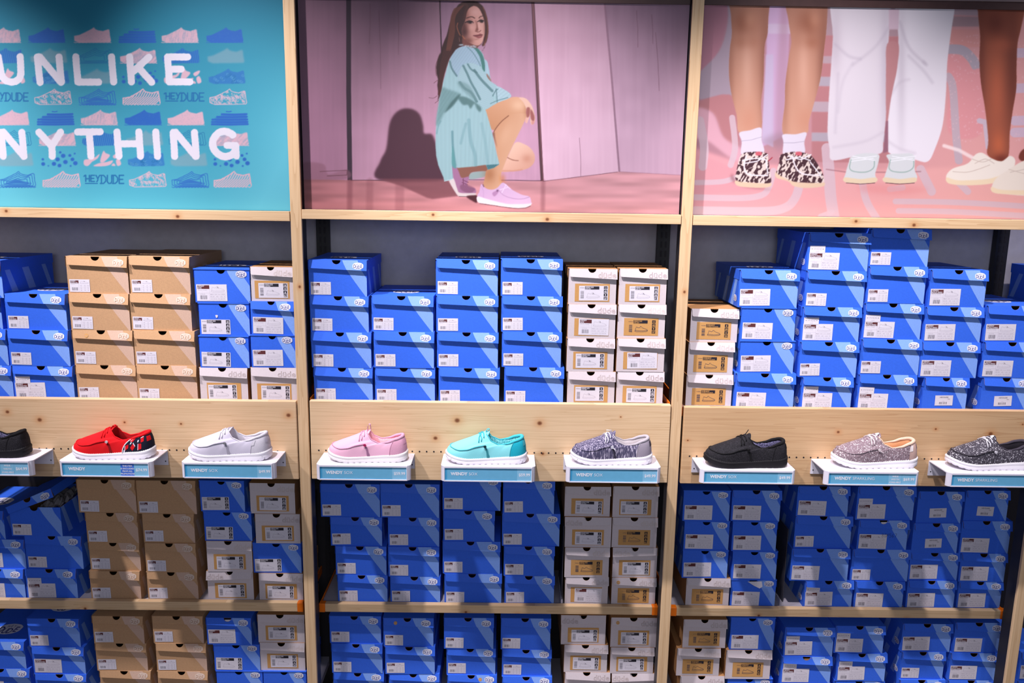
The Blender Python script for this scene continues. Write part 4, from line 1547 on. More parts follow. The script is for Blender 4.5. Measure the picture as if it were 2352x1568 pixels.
    if st.get('cups'):                      # printed cups and dots on the dark heel cloth
        cu = MB()
        def patch(fi, t, w_, h_, ang, mi, wtop=1.3):
            ca, sa = math.cos(ang), math.sin(ang)
            P = []
            for a, b in ((-w_ * wtop, h_), (w_ * wtop, h_), (w_, -h_), (-w_, -h_)):
                df, dt = a * ca - b * sa, a * sa + b * ca
                q, tt = fi + df, min(0.92, max(0.02, t + dt * 0.16))
                P.append(tuple(sp_f(q, tt) + sp_n(q, tt) * (0.0014 + 0.0002 * mi)))
            cu.poly(P, mi)
        for fi, t, ang in ((i0 + 1.6, 0.30, 1.9), (i0 + 5.0, 0.28, -0.7), (i0 + 3.6, 0.72, 1.2), (i0 + 8.4, 0.25, 1.6), (i0 + 2.0, 0.82, 0.9), (i0 + 9.6, 0.60, 0.2)):
            patch(fi, t, 0.75, 0.95, ang, 0)
            patch(fi + 0.75 * math.sin(ang) * -1.0, t + 0.16 * 0.9 * math.cos(ang), 0.95, 0.14, ang, 1, 1.0)
        for fi, t in ((i0 + 0.9, 0.10), (i0 + 3.4, 0.50), (i0 + 6.6, 0.86), (i0 + 7.4, 0.55)):
            patch(fi, t, 0.35, 0.4, 0, 1, 1.0)
        cu.build('printed_cups', [st['upper'], C_BADGE], h)
    return root

WHITE_SOLE = cloth_mat('white_sole', (232, 228, 232), (224, 220, 226), 'plain', 0.5)
SPECK_SOLE = cloth_mat('speckled_white_sole', (230, 226, 232), (120, 112, 122), 'speck', 0.5)
def P_(n, rgb, rgb2=None, kind='weave', **k):
    return cloth_mat(n, rgb, rgb2, kind, **k)
BLK = P_('black_fabric', (26, 25, 29), (46, 44, 50), 'fleck', scale=700)
BLKP = P_('black_trim', (20, 19, 22), None, 'plain')
BLKS = P_('black_sole', (24, 23, 26), None, 'plain', rough=0.6)
GREYD = P_('shadow_grey_elastic', (112, 104, 116), None, 'plain')
st_black = dict(sole=BLKS, upper=BLK, lining=P_('crosshatch_lining', (30, 28, 52), (120, 116, 150), 'zigzag'), collar=BLKP, seam=BLKP, lace=BLKP, heel=BLK, gusset=BLKP, hseam=BLKP, welt=P_('grey_stitching', (70, 68, 72), None, 'plain'), tail=(0.010, 0.0, 0.016))
RED = P_('red_canvas', (222, 22, 30), (208, 14, 24), 'plain')
st_red = dict(sole=WHITE_SOLE, upper=RED, lining=P_('dark_red_lining', (170, 14, 22), None, 'plain'), collar=RED, seam=P_('red_piping', (206, 18, 26), None, 'plain'), lace=RED, heel=P_('navy_print_cloth', (26, 28, 48), None, 'plain'), gusset=P_('dark_red_elastic', (150, 12, 22), None, 'plain'),
              heel_from=0.665, hseam=P_('white_tape', (240, 236, 240), None, 'plain'), wide_seam=True, toggle=P_('white_eyelet', (230, 210, 214), None, 'plain'), badge=RED, cups=True, loop=0.006)
WHT = P_('white_knit', (212, 206, 220), (190, 184, 202), 'weave')
WHP = P_('white_padding', (222, 216, 226), None, 'plain')
st_white = dict(sole=SPECK_SOLE, upper=WHT, lining=WHP, collar=WHP, seam=P_('pale_grey_fringe', (206, 200, 214), None, 'plain'), lace=WHP, heel=WHP, gusset=P_('pale_grey_elastic', (176, 170, 186), None, 'plain'), toggle=P_('grey_toggle', (150, 148, 156), None, 'plain'), side_tag=WHP)
PNK = P_('pink_knit', (240, 190, 212), (222, 164, 190), 'weave')
PNKP = P_('pink_padding', (228, 168, 194), None, 'plain')
st_pink = dict(sole=P_('cream_sole', (234, 230, 228), (226, 220, 220), 'plain', rough=0.5), upper=PNK, lining=P_('pink_lining', (244, 176, 188), (250, 206, 212), 'zigzag'), collar=PNKP, seam=P_('rose_seam', (222, 160, 188), None, 'plain'), lace=PNKP, heel=PNKP, gusset=P_('mauve_elastic', (168, 116, 150), None, 'plain'), toggle=P_('magenta_toggle', (190, 40, 100), None, 'plain'), loop=0.020)
TEA = P_('pale_aqua_knit', (146, 224, 228), (118, 206, 214), 'weave')
TEAP = P_('turquoise_padding', (30, 178, 200), None, 'plain')
st_teal = dict(sole=SPECK_SOLE, upper=TEA, lining=P_('teal_zigzag_lining', (20, 140, 152), (150, 222, 226), 'zigzag'), collar=P_('aqua_padding', (74, 196, 210), None, 'plain'), seam=P_('teal_seam', (84, 186, 196), None, 'plain'), lace=P_('turquoise_lace', (60, 190, 202), None, 'plain'), heel=TEAP, gusset=P_('teal_elastic', (60, 150, 160), None, 'plain'), toggle=P_('dark_teal_toggle', (16, 64, 72), None, 'plain'), loop=0.008)
STK = P_('grey_streaked_knit', (74, 70, 96), (196, 186, 206), 'streak')
GRP = P_('grey_padding', (186, 178, 186), None, 'plain')
st_grey = dict(sole=SPECK_SOLE, upper=STK, lining=P_('pale_grey_lining', (206, 198, 202), None, 'plain'), collar=GRP, seam=STK, lace=P_('white_cord', (236, 234, 244), None, 'plain'), heel=P_('grey_felt', (160, 150, 164), None, 'plain'), gusset=P_('charcoal_elastic', (60, 56, 74), None, 'plain'), badge=P_('charcoal_badge', (70, 62, 74), None, 'plain'), cord=True, tail=(-0.012, 0.0, 0.006), hseam=GRP)
TANG = P_('mauve_glitter', (126, 106, 114), (250, 240, 244), 'glitter', scale=560)
TANP = P_('dusty_pink_suede', (204, 170, 160), None, 'plain')
st_tan = dict(sole=WHITE_SOLE, upper=TANG, lining=P_('apricot_lining', (224, 166, 120), None, 'plain'), collar=P_('peach_padding', (232, 198, 174), None, 'plain'), seam=TANG, lace=P_('cream_cord', (236, 222, 224), None, 'plain'), heel=TANP, gusset=TANG, side_tag=P_('cream_tag', (236, 226, 226), None, 'plain'), tongue_patch=C_BADGE, cord=True, hseam=TANP, heel_from=0.86)
GRG = P_('charcoal_glitter', (60, 55, 66), (236, 232, 240), 'glitter', scale=560)
GRGP = P_('silver_suede', (186, 172, 178), None, 'plain')
st_glit = dict(sole=WHITE_SOLE, upper=GRG, lining=P_('charcoal_lining', (40, 36, 44), None, 'plain'), collar=P_('charcoal_padding', (70, 64, 76), None, 'plain'), seam=P_('charcoal_seam', (44, 40, 48), None, 'plain'), lace=P_('white_shoe_cord', (230, 226, 234), None, 'plain'), heel=GRGP, gusset=GRG, side_tag=P_('pale_tag', (232, 228, 234), None, 'plain'), tongue_patch=C_BADGE, hseam=GRGP, heel_from=0.86)

for (toe, heel, yb, k, st, label) in (
        (-114, 70, 1053, 0, st_black, 'black shoe with black sole on the ledge before the red shoe'),
        (170, 357, 1056, 1, st_red, 'red canvas shoe with navy cup-print heel and white sole'),
        (435, 625, 1059.5, 2, st_white, 'white knitted shoe with speckled white sole'),
        (753.5, 938, 1063, 3, st_pink, 'pink knitted shoe with cream sole and upright pull loop'),
        (1023, 1211, 1067, 4, st_teal, 'pale turquoise knitted shoe with darker turquoise heel'),
        (1309.5, 1498, 1068.5, 5, st_grey, 'grey streaked knitted shoe with white cord laces'),
        (1616, 1807, 1075.5, 6, st_black, 'black flecked shoe with black sole below the pine post shadow'),
        (1909, 2103.5, 1075, 7, st_tan, 'mauve glitter shoe with peach lining and white sole'),
        (2173, 2364, 1080, 8, st_glit, 'charcoal glitter shoe with dark lining and white sole')):
    make_shoe(toe, heel, yb, PLATE[k][0], st, label)

# ---------------------------------------------------------------- printed posters
class Canvas:
    """small painter for the printed pictures; coordinates are those of the photograph"""
    def __init__(self, x0, y0, x1, y1, col):
        self.x0, self.y0 = x0, y0
        self.a = np.empty((y1 - y0, x1 - x0, 3))
        self.a[:] = np.array(col) / 255.0
        self.rng = np.random.RandomState(5)
        self.org = (0.0, 0.0, 1.0)
    def frame(self, ox=0.0, oy=0.0, s=1.0):
        self.org = (ox, oy, s)
    def T(self, pts):
        ox, oy, s = self.org
        p = np.asarray(pts, float)
        return np.stack([ox + p[:, 0] / s, oy + p[:, 1] / s], 1)
    def win(self, p, pad):
        H, Wd = self.a.shape[:2]
        xa = max(0, int(p[:, 0].min() - pad - self.x0)); xb = min(Wd, int(p[:, 0].max() + pad - self.x0) + 2)
        ya = max(0, int(p[:, 1].min() - pad - self.y0)); yb = min(H, int(p[:, 1].max() + pad - self.y0) + 2)
        if xb <= xa or yb <= ya:
            return None
        X, Y = np.meshgrid(np.arange(xa, xb) + self.x0 + 0.5, np.arange(ya, yb) + self.y0 + 0.5)
        return xa, xb, ya, yb, X, Y
    def spline(self, p, closed=True, k=5):
        n = len(p)
        out = []
        for i in range(n if closed else n - 1):
            a = p[(i - 1) % n] if closed or i > 0 else p[i]
            b, c = p[i], p[(i + 1) % n]
            d = p[(i + 2) % n] if closed or i + 2 < n else c
            for j in range(k):
                t = j / k
                out.append(0.5 * (2 * b + (c - a) * t + (2 * a - 5 * b + 4 * c - d) * t * t + (3 * b - a - 3 * c + d) * t ** 3))
        if not closed:
            out.append(p[-1])
        return np.array(out)
    def mask(self, p, X, Y):
        m = np.zeros(X.shape)
        for sx, sy in ((-.33, -.33), (.33, -.33), (-.33, .33), (.33, .33), (0, 0)):
            ins = np.zeros(X.shape, bool)
            xs, ys = X + sx, Y + sy
            for (xa, ya), (xb, yb) in zip(p, np.roll(p, -1, 0)):
                if ya == yb:
                    continue
                c = (ys < ya) != (ys < yb)
                ins ^= c & (xs < (xb - xa) * (ys - ya) / (yb - ya) + xa)
            m += ins
        return m / 5
    def blur(self, m, r):
        if r < 0.3:
            return m
        n = int(math.ceil(r * 2.5))
        k = np.exp(-0.5 * (np.arange(-n, n + 1) / r) ** 2)
        k /= k.sum()
        for ax in (0, 1):
            pad = [(0, 0), (0, 0)]
            pad[ax] = (n, n)
            q = np.pad(m, pad, mode='edge')
            m = sum(k[i] * (q[i:i + m.shape[0]] if ax == 0 else q[:, i:i + m.shape[1]]) for i in range(2 * n + 1))
        return m
    def lay(self, w, m, col):
        xa, xb, ya, yb, X, Y = w
        c = col(X, Y) if callable(col) else np.array(col) / 255.0
        self.a[ya:yb, xa:xb] = self.a[ya:yb, xa:xb] * (1 - m[..., None]) + c * m[..., None]
    def poly(self, pts, col, soft=0.0, alpha=1.0, sp=True, clip=None):
        p = self.T(pts)
        if sp:
            p = self.spline(p)
        w = self.win(p, 3 + soft * 3)
        if w is None:
            return
        m = self.blur(self.mask(p, w[4], w[5]), soft) * alpha
        if clip is not None:
            m = m * self.mask(clip, w[4], w[5])
        self.lay(w, m, col)
    def stroke(self, pts, wd, col, soft=0.8, alpha=1.0, sp=False, wob=0.0, clip=None):
        p = self.T(pts)
        if sp:
            p = self.spline(p, False, 6)
        w = self.win(p, wd / 2 + 2 + soft)
        if w is None:
            return
        X, Y = w[4], w[5]
        d = np.full(X.shape, 1e9)
        for (xa, ya), (xb, yb) in zip(p, p[1:]):
            l2 = (xb - xa) ** 2 + (yb - ya) ** 2 + 1e-9
            t = np.clip(((X - xa) * (xb - xa) + (Y - ya) * (yb - ya)) / l2, 0, 1)
            d = np.minimum(d, np.hypot(X - xa - t * (xb - xa), Y - ya - t * (yb - ya)))
        hw = wd / 2
        if wob:
            hw = hw + wob * (np.sin(X * 0.45 + Y * 0.31) * np.sin(Y * 0.5 - X * 0.17))
        m = np.clip((hw - d) / soft + 0.5, 0, 1) * alpha
        if clip is not None:
            m = m * self.mask(clip, X, Y)
        self.lay(w, m, col)
    def blob(self, x, y, rx, ry, col, alpha=0.5, ang=0.0, clip=None):
        ox, oy, s = self.org
        cx, cy = ox + x / s, oy + y / s
        rx, ry = rx / s, ry / s
        r = max(rx, ry) * 2.4
        w = self.win(np.array([[cx - r, cy - r], [cx + r, cy + r]]), 0)
        if w is None:
            return
        ca, sa = math.cos(ang), math.sin(ang)
        dx, dy = w[4] - cx, w[5] - cy
        m = alpha * np.exp(-0.5 * (((dx * ca + dy * sa) / rx) ** 2 + ((dy * ca - dx * sa) / ry) ** 2) * 1.6)
        if clip is not None:
            m = m * self.mask(clip, w[4], w[5])
        self.lay(w, m, col)
    def shape(self, pts, sp=True):
        p = self.T(pts)
        return self.spline(p) if sp else p

def grad(xa, ya, ca, xb, yb, cb):
    ca, cb = np.array(ca) / 255.0, np.array(cb) / 255.0
    l2 = (xb - xa) ** 2 + (yb - ya) ** 2
    def f(X, Y):
        t = np.clip(((X - xa) * (xb - xa) + (Y - ya) * (yb - ya)) / l2, 0, 1)[..., None]
        return ca * (1 - t) + cb * t
    return f

def noise2(X, Y, s, seed=0):
    """smooth value noise"""
    r = np.random.RandomState(seed).rand(64, 64)
    u, v = X / s, Y / s
    i, j = np.floor(u).astype(int), np.floor(v).astype(int)
    a, b = u - i, v - j
    a, b = a * a * (3 - 2 * a), b * b * (3 - 2 * b)
    g = lambda p, q: r[q % 64, p % 64]
    return (g(i, j) * (1 - a) + g(i + 1, j) * a) * (1 - b) + (g(i, j + 1) * (1 - a) + g(i + 1, j + 1) * a) * b

def paint_teal():
    c = Canvas(-20, -60, 672, 492, (62, 168, 192))
    yy, xx = np.mgrid[-60:492, -20:672]
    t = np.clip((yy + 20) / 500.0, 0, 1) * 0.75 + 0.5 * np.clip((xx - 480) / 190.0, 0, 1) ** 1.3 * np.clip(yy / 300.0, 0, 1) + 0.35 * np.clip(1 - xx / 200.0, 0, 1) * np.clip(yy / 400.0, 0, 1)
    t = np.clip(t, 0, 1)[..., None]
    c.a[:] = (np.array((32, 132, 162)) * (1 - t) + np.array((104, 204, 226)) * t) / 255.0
    BLUE, PINK, PALE, WHITE = (42, 104, 196), (232, 186, 200), (150, 172, 184), (240, 234, 246)
    DBLUE = (30, 112, 170)
    OUT = [(0, .56), (.14, .50), (.31, .31), (.47, .12), (.535, 0), (.58, .13), (.65, .2), (.78, .25), (.92, .13), (.955, .17), (.972, .55), (1, .88), (.975, .97), (.6, .99), (.14, 1.0), (.01, .88)]
    HD = {'H': [[(0, 0), (0, 1)], [(1, 0), (1, 1)], [(0, .55), (1, .55)], [(-.5, .15), (-.2, 0), (0, .1)]],
          'E': [[(1, 0), (0, 0), (0, 1), (1, 1)], [(0, .5), (.8, .5)]],
          'Y': [[(0, 0), (.5, .55)], [(1, 0), (.5, .55), (.5, .8), (.2, 1.05)]],
          'D': [[(0, 0), (0, 1)], [(-.25, 0), (.5, 0), (1, .3), (1, .7), (.5, 1), (-.25, 1)]],
          'U': [[(0, 0), (0, .8), (.3, 1), (.7, 1), (1, .8), (1, 0)]]}
    L0 = (-37, 65, 170, 272, 371, 474)
    L7 = (-3, 99, 197, 297, 395, 492)
    ROWS = ('vbpsvb', 'wfoiwf', 'crfdcr', 'hkndhk'.replace('d', 'g'), 'psvbps', 'oiwfoi', 'fdcrfd', 'nghkng')
    rs = np.random.RandomState(3)
    for r in range(8):
        for q in range(6):
            x = L0[q] + (L7[q] - L0[q]) * r / 7
            y = 62.5 + r * 47.3
            wd, ht = 85, 35.5
            k = ROWS[r][q]
            c.frame(0, 0, 1)
            P = lambda L: [(x + u * wd, y + v * ht) for u, v in L]
            clip = c.spline(c.T(P(OUT)))
            if k == 'h':
                cx = x
                for i, ch in enumerate('HEYDUDE'):
                    lw = 8.2 if i < 3 else 10.0
                    top, hh = (y + 9, 14) if i < 3 else (y + 9, 18.5)
                    for st in HD[ch]:
                        c.stroke([(cx + u * lw, top + v * hh) for u, v in st], 2.9, DBLUE, 1.0)
                    cx += lw + (3.6 if i != 2 else 4.2)
                c.stroke([(x - 1, y + 27.5), (x + 27, y + 27.5)], 2.2, DBLUE, 1.0)
                c.stroke([(cx - 12, y + 27.5), (cx - 3, y + 27.5)], 2.2, DBLUE, 1.0)
                continue
            if k in 'pvbi':
                col = PINK if k in 'pvi' else BLUE
                base = np.array(col) / 255.0
                def tex(X, Y, k=k, base=base, r=r, q=q):
                    n = noise2(X, Y, 2.0, 11 + r)[..., None]
                    if k == 'v':
                        n = 0.5 * n + 0.8 * noise2(X * 2.2 + Y * .3, Y * .3, 4.0, 17)[..., None]
                    if k == 'i':
                        n = 0.4 * n + 0.9 * noise2(X + Y, (Y - X) * .25, 5.0, 19)[..., None]
                    t = np.clip((n - 0.45) * (0.55 if k in 'vi' else 0.25), 0, 0.5)
                    return base * (1 - t) + np.array((90, 150, 185)) / 255.0 * t
                c.poly(P(OUT), tex, 0.6, 0.96, sp=False)
                n = 21
                c.stroke(P([(u / n, 0.98 + (0.02 if u % 2 else 0.0)) for u in range(n + 1)]), 1.6, col, 1.0, 0.8)
            elif k == 'f':
                c.poly(P(OUT), PALE, 1.6, 0.6, sp=False)
            elif k == 's':
                for i, v in enumerate((0.12, 0.30, 0.47, 0.64, 0.80, 0.95)):
                    ua = max(0.02, 0.52 - v * 0.75) if v < .66 else 0.03
                    ub = (0.55 if i == 0 else 0.95 + .05 * v)
                    c.stroke(P([(ua if i else .42, v), ((ua + ub) / 2, v + 0.02), (ub, v - 0.01)]), 4.6 if i else 2.4, BLUE, 1.2, 0.95)
                c.poly(P([(.1, .55), (.35, .3), (.95, .28), (.99, .9), (.15, .92)]), BLUE, 1.0, 0.55, sp=False)
            elif k == 'w':
                c.poly(P(OUT), BLUE, 0.8, 0.45, sp=False)
                for i in range(18):
                    u = 0.02 + i * 0.055
                    c.stroke(P([(u + 0.05, 0.0), (u + 0.01, 0.5), (u - 0.03, 1.0), (u + 0.02, 1.02)]), 2.3, BLUE, 1.0, 0.9, clip=clip)
            elif k in 'on':
                for i, f in enumerate((1.0, 0.82, 0.62, 0.40)):
                    L = [(0.5 + (u - 0.5) * (0.3 + 0.7 * f), 0.72 + (v - 0.72) * f) for u, v in OUT]
                    c.stroke(P(L + L[:1]), 1.1 if k == 'o' else 1.6, BLUE if k == 'n' else DBLUE, 1.0, 0.9)
                if k == 'n':
                    c.poly(P([(.15, .82), (.35, .62), (.5, .52), (.65, .62), (.9, .8), (.5, .78)]), BLUE, 0.8, 0.8)
                    c.stroke(P([(u / 24, 1.0 + (0.05 if u % 2 else 0)) for u in range(25)]), 1.3, BLUE, 1.0)
            elif k == 'c':
                for L in ([(.0, .6), (.14, .52), (.3, .42), (.2, .75), (.1, .98), (0, .9)], [(.2, .7), (.3, .42), (.42, .2), (.36, .5)], [(.44, .55), (.5, .1), (.535, 0), (.58, .14), (.7, .3), (.55, .7), (.45, .75)],
                          [(.25, .98), (.4, .8), (.6, .72), (.78, .62), (.7, .9), (.5, 1.0)], [(.78, .32), (.92, .14), (.96, .2), (.9, .42), (.82, .5)], [(.86, .62), (.94, .5), (1, .86), (.9, .97)], [(.74, .95), (.8, .8), (.85, .97)]):
                    c.poly(P(L), PINK, 0.7, 0.95)
            elif k == 'd':
                for (u, v, s) in ((.05, .55, .6), (.06, .85, .9), (.2, .97, .35), (.35, .84, 1), (.45, .55, 1), (.5, .95, .9), (.52, .1, .6), (.6, .32, 1.05), (.66, .72, 1.05), (.78, .3, .7), (.85, .55, .9), (.91, .18, .45), (.93, .8, 1.05), (.28, .42, .8), (.8, .98, .45)):
                    c.blob(x + u * wd, y + v * ht, 4.0 * s, 4.0 * s, BLUE, 0.0)
                    c.poly([(x + u * wd + 5.0 * s * math.cos(a), y + v * ht + 4.6 * s * math.sin(a)) for a in [t * math.pi / 4 for t in range(8)]], BLUE, 0.6, 0.95)
            elif k == 'r':
                c.poly(P(OUT), BLUE, 0.8, 0.6, sp=False)
                for i in range(26):
                    u, v = rs.uniform(.05, .95), rs.uniform(.3, .95)
                    c.stroke([(x + u * wd + 4 * math.cos(a) * (1 - a / 9), y + v * ht + 3.4 * math.sin(a) * (1 - a / 9)) for a in np.arange(0, 6.5, .7)], 1.1, DBLUE if i % 2 else (86, 160, 205), 0.9, 0.9, clip=clip)
            elif k == 'k':
                for i in range(80):
                    u, v = rs.uniform(.02, .98), rs.uniform(.1, .98)
                    c.stroke([(x + u * wd + 4 * math.cos(a + i) * (1 - a / 12), y + v * ht + 2.6 * math.sin(a * 1.3 + i)) for a in np.arange(0, 5, .7)], 1.1, PINK, 1.0, 0.9, clip=clip)
                c.stroke(P(OUT + OUT[:1]), 1.8, PINK, 1.2, 0.9)
            elif k == 'g':
                for i in range(15):
                    u = 0.02 + i * 0.067
                    c.stroke(P([(u + 0.22, 0.05), (u + 0.12, 0.5), (u - 0.12, 1.0)]), 2.7, PINK, 1.1, 0.9, clip=clip)
                c.stroke(P([(.0, .6), (.2, .52), (.45, .16), (.535, 0), (.6, .17), (.78, .26), (.95, .16), (1, .9)]), 2.6, PINK, 1.0, 0.95)
                c.stroke(P([(u / 22, 0.97 + (0.06 if u % 2 else 0)) for u in range(23)]), 1.6, PINK, 1.0, 0.9)
                c.stroke(P([(0, .58), (.0, .95)]), 2.4, PINK, 1.0)
    c.frame(0, 0, 1)
    LET = [[(46.3, 130), (48.3, 170), (44, 181), (36, 187), (26, 188.5), (15, 186), (6, 178), (2, 166), (-4, 130)],
           [(92, 189), (85.6, 131), (91, 130.5), (140, 189), (141, 188), (135.4, 131)],
           [(174, 130.5), (179, 188.3), (226.5, 188.6)], [(256, 130.5), (261, 188.3)],
           [(297.5, 130.5), (301.8, 188)], [(342, 131.2), (304, 166)], [(318, 155), (348.5, 188.8)],
           [(431, 130.8), (384.8, 130.8), (389, 188), (436, 188)], [(387, 159), (416, 158.8)],
           [(7.4, 358.6), (2.7, 304), (8, 303.6), (55, 359), (50.2, 304)],
           [(89.5, 303.5), (119, 336), (139, 303.5)], [(119, 336), (120, 358.8)],
           [(178, 303), (230, 302.6)], [(204.9, 303), (208.9, 358.4)],
           [(268.5, 303), (273.2, 358.6)], [(318.8, 303), (322.8, 358.6)], [(270, 330.4), (320, 330)],
           [(357.7, 303), (362, 359)], [(401.2, 359), (397.8, 304), (403.2, 303.6), (449.4, 359), (450.7, 358.5), (446.7, 304)]]
    for L in LET:
        c.stroke(L, 16.2, WHITE, 0.9, wob=0.35)
    G = [(1900, 595), (1850, 562), (1760, 535), (1660, 562), (1580, 650), (1555, 750), (1590, 860), (1680, 940), (1770, 968), (1870, 945), (1935, 880), (1952, 790)]
    c.frame(280, 230, 7.468)
    c.stroke(G, 17, WHITE, 0.9, sp=True, wob=0.35)
    c.stroke([(1800, 775), (1950, 775), (1965, 958)], 15.5, WHITE, 0.9, wob=0.4)
    return c

def paint_woman():
    c = Canvas(672, -60, 1600, 500, (176, 130, 156))
    X0, Y0, s = 660, 0, 2.4
    c.frame(X0, Y0, s)
    def wallcol(a, b):
        a, b = np.array(a) / 255.0, np.array(b) / 255.0
        def f(X, Y):
            n = noise2(X * 1.0, Y * 0.04, 5.0, 3) * 0.5 + noise2(X, Y, 30.0, 4) * 0.5
            t = (np.clip((Y + 20) / 330, 0, 1) * 0.8 + n * 0.2)[..., None]
            return a * (1 - t) + b * t
        return f
    c.poly([(0, -150), (345, -150), (345, 1000), (0, 1000)], wallcol((126, 92, 110), (188, 134, 162)), sp=False)
    c.poly([(345, -150), (845, -150), (860, 1000), (345, 1000)], wallcol((134, 100, 116), (202, 152, 178)), sp=False)
    c.poly([(845, -150), (1345, -150), (1405, 1000), (860, 1000)], wallcol((130, 98, 120), (220, 168, 196)), sp=False)
    c.poly([(1345, -150), (1740, -150), (1830, 950), (1410, 1000)], wallcol((178, 136, 156), (244, 202, 224)), sp=False)
    c.poly([(1740, -150), (2300, -150), (2300, 1000), (1830, 950)], wallcol((152, 118, 138), (230, 188, 212)), sp=False)
    # scratches in the panels
    for x0, y0, x1, y1 in ((455, 20, 452, 240), (505, 60, 515, 490), (1925, 60, 1932, 260), (2008, 80, 2015, 240), (2030, 180, 2050, 500), (610, 0, 612, 300), (1610, 760, 1618, 970)):
        c.stroke([(x0, y0), ((x0 + x1) / 2 + 3, (y0 + y1) / 2), (x1, y1)], 1.3, (120, 80, 96), 1.0, 0.55)
    c.stroke([(338, -150), (338, 500), (345, 1000)], 11, (62, 44, 58), 1.0)
    c.stroke([(838, -150), (842, 60), (850, 290)], 2.6, (46, 24, 36), 0.9)
    c.stroke([(1345, -150), (1405, 1000)], 7.5, (92, 58, 66), 1.0)
    c.stroke([(1352, 0), (1412, 1000)], 2.0, (150, 96, 106), 1.0, 0.7)
    c.stroke([(1738, -150), (1748, 0), (1790, 450), (1830, 945)], 4.5, (150, 112, 132), 1.5, 0.8)
    # skirting marks low on the left wall
    c.poly([(80, 900), (200, 905), (225, 960), (330, 935), (332, 985), (80, 990)], (150, 98, 116), 1.5, 0.55)
    c.stroke([(180, 945), (330, 938), (328, 965), (220, 970)], 1.6, (98, 56, 66), 0.9, 0.7)
    # floor
    def fl(X, Y):
        t = np.clip((X - 690) / 700, 0, 1)[..., None]
        b = np.array((178, 112, 118)) / 255 * (1 - t) + np.array((226, 164, 172)) / 255 * t
        n = noise2(X * .15, Y, 9.0, 9)[..., None]
        return b * (0.9 + 0.2 * n)
    FL = [(0, 988), (350, 992), (860, 994), (1410, 998), (1640, 972), (1830, 946), (2190, 966), (2330, 972), (2330, 1300), (0, 1300)]
    c.poly(FL, fl, 0.5, sp=False)
    c.stroke([(350, 993), (700, 994)], 1.5, (60, 34, 44), 0.9, 0.8)
    c.stroke([(1410, 999), (1820, 948)], 1.3, (110, 66, 80), 0.9, 0.8)
    c.stroke([(1830, 946), (2190, 966)], 1.4, (176, 126, 146), 0.9, 0.7)
    c.stroke([(1000, 990), (1400, 996)], 1.6, (60, 34, 48), 0.9, 0.8)
    for x, w_, a in ((345, 12, .45), (455, 16, .25), (1410, 10, .35), (620, 20, .25)):
        c.stroke([(x, 1000), (x - 2, 1150)], w_, (120, 62, 72), 6, a)
    # printed shadow on wall and floor
    c.poly([(505, 990), (512, 890), (545, 820), (562, 690), (590, 630), (635, 600), (690, 602), (730, 632), (748, 690), (754, 735), (796, 740), (820, 790), (860, 880), (880, 990)], (72, 38, 52), 2.2, 0.95)
    c.poly([(505, 985), (880, 985), (920, 1040), (1000, 1075), (900, 1085), (800, 1097), (770, 1090), (640, 1030)], (118, 66, 74), 1.5, 0.8, sp=False)
    # ---- figure; frames of three closer looks
    A = (980, 0, 12.06); B = (980, 90, 7.838); C = (980, 270, 7.129)
    SK, SKL, SKD = (205, 152, 118), (236, 190, 160), (150, 96, 70)
    # far leg
    c.frame(*C)
    c.poly([(505, 820), (970, 770), (985, 870), (860, 885), (730, 905), (690, 985), (560, 985), (515, 900)], (138, 88, 74), 0.7)
    c.poly([(700, 940), (760, 895), (970, 880), (960, 960), (820, 1000), (700, 1005)], (150, 170, 170), 0.8)
    c.poly([(1330, 640), (1450, 410), (1600, 435), (1700, 500), (1760, 590), (1772, 680), (1740, 765), (1660, 830), (1540, 865), (1400, 880), (1230, 885), (1250, 790)], grad(1180, 340, (240, 196, 174), 1215, 395, (222, 164, 142)), 0.6)
    c.stroke([(1300, 640), (1400, 690), (1500, 705)], 1.8, (130, 72, 56), 1.4, 0.8, sp=True)
    c.blob(1640, 670, 70, 60, (196, 128, 104), 0.5)
    c.stroke([(1240, 870), (1420, 872), (1560, 852)], 3.0, (206, 140, 116), 2.5, 0.6)
    # far shoe
    c.poly([(412, 790), (500, 835), (560, 975), (600, 985), (690, 965), (690, 1000), (660, 1090), (700, 1140), (795, 1160), (785, 1245), (550, 1240), (500, 1180), (430, 1000)], (164, 112, 150), 0.6)
    c.poly([(560, 1100), (690, 1110), (795, 1170), (700, 1240), (560, 1180)], (124, 74, 104), 1.2, 0.7)
    for a, b in (((590, 1020), (680, 1060)), ((580, 1060), (670, 1100)), ((600, 1000), (600, 1100))):
        c.stroke([a, b], 1.8, (120, 66, 98), 0.9)
    c.poly([(365, 1025), (440, 995), (505, 1180), (555, 1232), (790, 1238), (790, 1275), (660, 1290), (540, 1290), (480, 1240)], (220, 208, 208), 0.6)
    c.stroke([(530, 1292), (660, 1294)], 1.2, (70, 40, 46), 0.8)
    c.poly([(650, 1290), (790, 1270), (830, 1290), (825, 1390), (760, 1370)], (76, 30, 40), 1.0)
    # near leg: thigh, knee, shin, ankle
    c.frame(980, 90, 7.838)
    thigh = [(1050, 1290), (1160, 1200), (1300, 1130), (1470, 1065), (1570, 1040), (1690, 1055), (1765, 1140), (1792, 1270), (1780, 1390), (1730, 1520), (1560, 1640), (1280, 1640), (1150, 1600)]
    c.poly(thigh, grad(1190, 225, (218, 166, 132), 1150, 300, (196, 140, 102)), 0.6)
    c.frame(*C)
    shin = [(1290, -20), (1400, -60), (1640, -60), (1600, 60), (1555, 160), (1480, 310), (1400, 480), (1320, 655), (1262, 800), (1222, 910), (1215, 1000), (1235, 1075), (1180, 1150), (1080, 1185), (990, 1165), (930, 1100), (952, 990), (985, 860), (1100, 800), (1160, 700), (1130, 500), (1095, 330), (1085, 260), (1130, 180), (1200, 90)]
